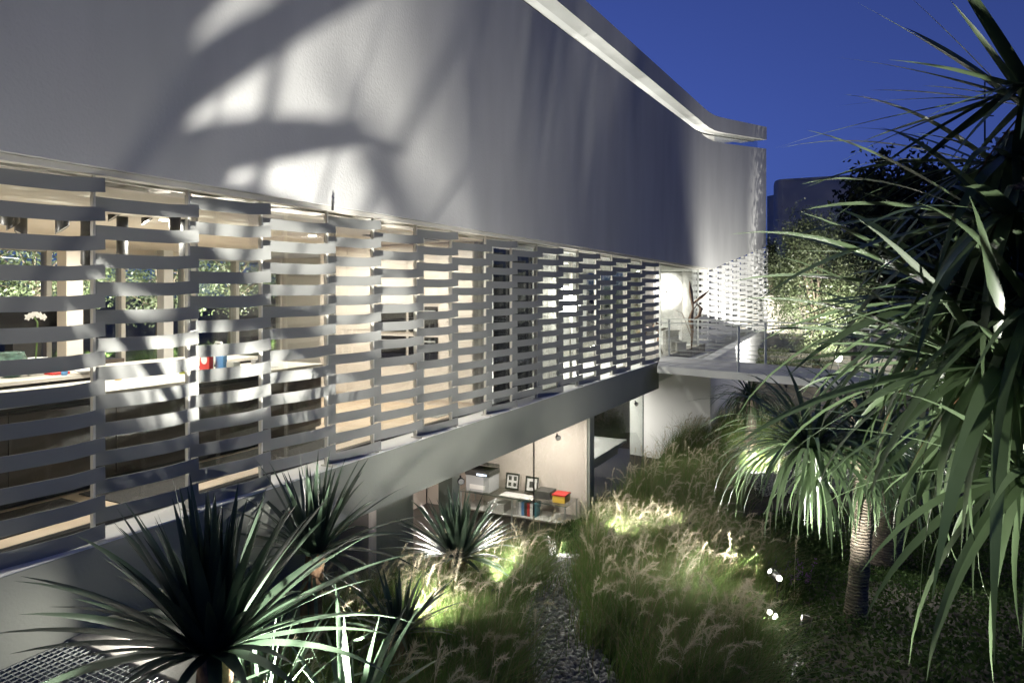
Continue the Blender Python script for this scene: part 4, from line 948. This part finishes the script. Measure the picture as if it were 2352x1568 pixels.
# ------------------------------------------------------------------ garden lamps
def spotlamp(loc, aim, energy, label, spot=70, size=.04, col=(1,.97,.90), blend=.7, bulb=False, soft=None):
    loc = Vector(loc); t = thing('garden_spotlight', label, 'spotlight', loc)
    a = (Vector(aim)-loc).normalized()
    o = MB().tube([(0,0,-.22),(0,0,.0)], [.006,.012], 8).build('spike', M['dark'], None); o.parent = t
    o = MB().tube([a*-.03, a*.0, a*.09, a*.10], [.02,.045,.05,.052], 14, True).build('housing', M['dark'], None, True); o.parent = t
    o = MB().tube([a*.101, a*.104], .026, 14).build('lens', M['bulb' if bulb else 'lens'], None); o.parent = t
    if bulb:
        o = MB().lathe([(.0,-.03),(.02,-.022),(.03,0),(.02,.022),(.0,.03)], (-.01,-.085,.02), 12).build('bulb', M['bulb'], None, True); o.parent = t
    l = light('SPOT','lamp_beam', a*.125, energy*5.0, t, None, col, size, spot, blend); l.matrix_parent_inverse = Matrix()
    l.rotation_euler = a.to_track_quat('-Z','Y').to_euler(); return t
def glamp(px, py, Y, up_=.12):
    p = P(px,py,Y); p.z = gz(p.x,p.y)+up_; return p
L1 = Vector((-1.12,3.5,-.98))
spotlamp(L1, W(3.9,0,5.3), 800, 'spotlight between the yuccas aimed at the upper wall', 74, size=.016, blend=.5)
L2 = glamp(1135,1310,7.3,.25)
spotlamp(Vector((-1.2,5.5,gz(-1.2,5.5)+.28)), P(700,700,6.9), 26, 'spotlight in front of the upright yucca by the slab', 80, size=.012)
spotlamp(L2, W(9.5,0,4.6), 50, 'spotlight behind the stout-trunked yucca', 95)
L0 = Vector((-2.46,4.98,-.42))
spotlamp(Vector((-2.35,3.35,-.62)), W(.9,0,5.6), 42, 'spotlight added for leaf streaks at the edge of the steel grating under yucca leaves', 58, size=.02)  # added below the view to streak the left wall with leaf shadows
spotlamp(L0, (-2.75,4.1,-.5), 9, 'spotlight behind the large dark yucca near the kerb', 150)
spotlamp(glamp(1590,1195,10.2,.55), glamp(1450,1180,10.8,1.3), 22, 'spotlight hidden in the broad grass mass', 150)
spotlamp(glamp(1400,1215,9.8,.5), glamp(1500,1150,10.9,1.2), 38, 'spotlight in the grass close to the gravel end', 130)
spotlamp(glamp(925,1400,6.0,.45), glamp(1050,1380,6.6,.75), 42, 'spotlight low in the grass beside the small bright yucca', 140)
spotlamp(glamp(1785,1302,7.6,.42), W(3.6,0,2.2), 100, 'bright spike lamp among the salvia blossoms', 125, size=.06, bulb=True)
spotlamp(glamp(1775,1372,7.1,.16), P(1560,1250,5.6), 24, 'bright low spike lamp in front of the salvia', 150, bulb=True)
spotlamp(glamp(1720,1070,16.4,.6), glamp(1770,1075,16.9,.1), 150, 'spotlight in the far grass beside the dark gravel', 150)
spotlamp((9.0,22.4,gz(9.0,22.4)+.7), wv(.62,0,5.4), 400, 'spotlight aimed at the end of the upper storey', 130, blend=.8)
spotlamp((11.5,24.0,gz(11.5,24.0)+.5), (12.2,27,2.0), 900, 'spotlight under the lit garden tree', 62)
spotlamp(P(1775,765,33), P(1790,690,35.5), 200, 'spotlight at the foot of the tall garden wall', 130)
spotlamp(glamp(1850,1180,6.6,.2), P(1920,980,7.3), 120, 'spotlight under the ringed dragon tree', 100)
spotlamp((.75,2.6,gz(.75,2.6)+.2), P(2150,700,2.7), 210, 'spotlight below the near dracaena leaves', 110)
gb = P(1925,822,24); lb = thing('globe_lamp','glowing white globe lamp beside the lit garden tree','lamp',(gb.x,gb.y,gb.z-.3))
for o in (MB().lathe([(.0,.16),(.09,.19),(.13,.28),(.13,.34),(.09,.43),(.0,.46)]).build('globe', M['bulb'], None, True), MB().tube([(0,0,-.3),(0,0,.17)],.02,8).build('stem', M['dark'], None)): o.parent = lb
light('POINT','lamp_bulb',(0,-.25,.3),130,lb,None,NEU,.1).matrix_parent_inverse = Matrix()
spotlamp(Vector(W(5.0,1.25,gz(*W(5.0,1.25,0)[:2])+.3)), W(5.2,0,.2), 12, 'spotlight added as fill by the slab behind the upright yucca', 150)  # added fill for the lower bands and the fascia
# fill lights added at the slab edge and dragon trees to brighten the garden
def add_fill_light(loc, aim, e, label, spot=120):
    loc = Vector(loc); a = (Vector(aim)-loc).normalized(); t = thing('fill_light', label, 'fill_light', loc)
    o = MB().bar((0,0,.06), a*.02, .02).build('bracket', M['dark'], None); o.parent = t
    o = MB().tube([a*0, a*.05, a*.06],[.035,.05,.05],12).build('housing', M['dark'], None, True); o.parent = t
    o = MB().tube([a*.0605, a*.063], .042, 12).build('lens', M['grey'], None); o.parent = t
    l = light('SPOT','lamp_beam', a*.08, e, t, None, (1,.97,.88), .12, spot, 1.); l.matrix_parent_inverse = Matrix(); l.rotation_euler = a.to_track_quat('-Z','Y').to_euler()
add_fill_light(W(8.9,.03,-.74), (2.4,8.3,-1.9), 460, 'floodlight added under the slab edge above the office glass')
add_fill_light(W(5.6,.03,-.72), (.2,5.6,-1.5), 280, 'floodlight added under the slab edge behind the yuccas')
add_fill_light(W(13.6,.03,-.80), (5.0,13.5,-2.4), 260, 'floodlight added under the slab edge near the stair hall glass')
add_fill_light(P(2035,1130,9.0), (4.3,6.2,-1.5), 130, 'floodlight added on the thick leaning dragon tree over the ground cover')
add_fill_light(P(1955,1040,7.3), (1.2,5.6,-1.5), 240, 'floodlight added high on the ringed dragon tree trunk')
# steel box lamp on the gravel
xb = P(1262,1277,10.6); xb.z = gz(xb.x,xb.y)
xt = thing('box_lamp','dark steel box lamp with a lit white face beside the gravel','box lamp', xb)
for o in (MB().box(-.55,-.02,-.12,.16,0,.30).build('housing', M['dark'], None, bevel=.006), MB().hexa([(-.015,-.12,0),(.1,.02,0),(.1,.05,0),(-.015,.16,0)],[(-.015,-.12,.30),(.1,.02,.24),(.1,.05,.24),(-.015,.16,.30)]).build('lit_face', mat('lit_face',(1,.97,.9),.5,emit=2.2,ecol=(1,.96,.9)), None)): o.parent = xt
l = light('AREA','box_beam',(.14,-.1,.2),9,xt,None,NEU,.2); l.matrix_parent_inverse = Matrix(); l.rotation_euler = Vector((.9,-.5,-.35)).to_track_quat('-Z','Y').to_euler()
# back garden seen through the kitchen
for k,(s_,d_,h,lab) in enumerate(((4.6,-11.5,2.6,'leafy tree lit behind the kitchen window column'),(7.0,-13,2.8,'pale-barked tree lit outside the rear kitchen window'),(9.6,-12.0,2.7,'leafy tree outside the rear window behind the sink'),(12.4,-12.5,3,'leafy tree beyond the rear partition'))):
    p = W(s_,d_,-.05); tree('garden_tree', lab, p, 5, (p[0],p[1],h), (1.9,1.5,1.6), 6500, .10, 'tleaf', group='trees of the rear garden', clumps=70)
    spotlamp(W(s_+.6,d_+2.0,.1), W(s_,d_,2.4), 420, lab.replace('leafy tree','spotlight at the tree').replace('pale-barked tree','spotlight at the pale tree'), 130)
rg = clump_roots(np.array([W(random.uniform(1,13),random.uniform(-12,-8.4),0) for _ in range(130)]), 90, .25)
v, f = blades('g', rg, rng.uniform(.3,.75,len(rg)), wind=(0,0)); tag(link('rear_grass', npmesh('rear_grass', v, f, M['grass'], 4)), 'tall green grass outside the rear kitchen windows', 'grass', kind='stuff')
fp = Vector(W(2.0,-4.6,.0)); ft = thing('potted_fern','green leafy fern in a planter behind the kitchen counter','potted plant',fp)
o = MB().lathe([(.15,0),(.2,.55),(.18,.55),(.16,.4)]).build('planter', M['white'], None, True); o.parent = ft
FV = variants(.5,.07,R(80),R(5),R(60),R(80),M['tleaf'],8,1.2,.3); head(ft,(0,0,.62),40,FV,.03,.1)
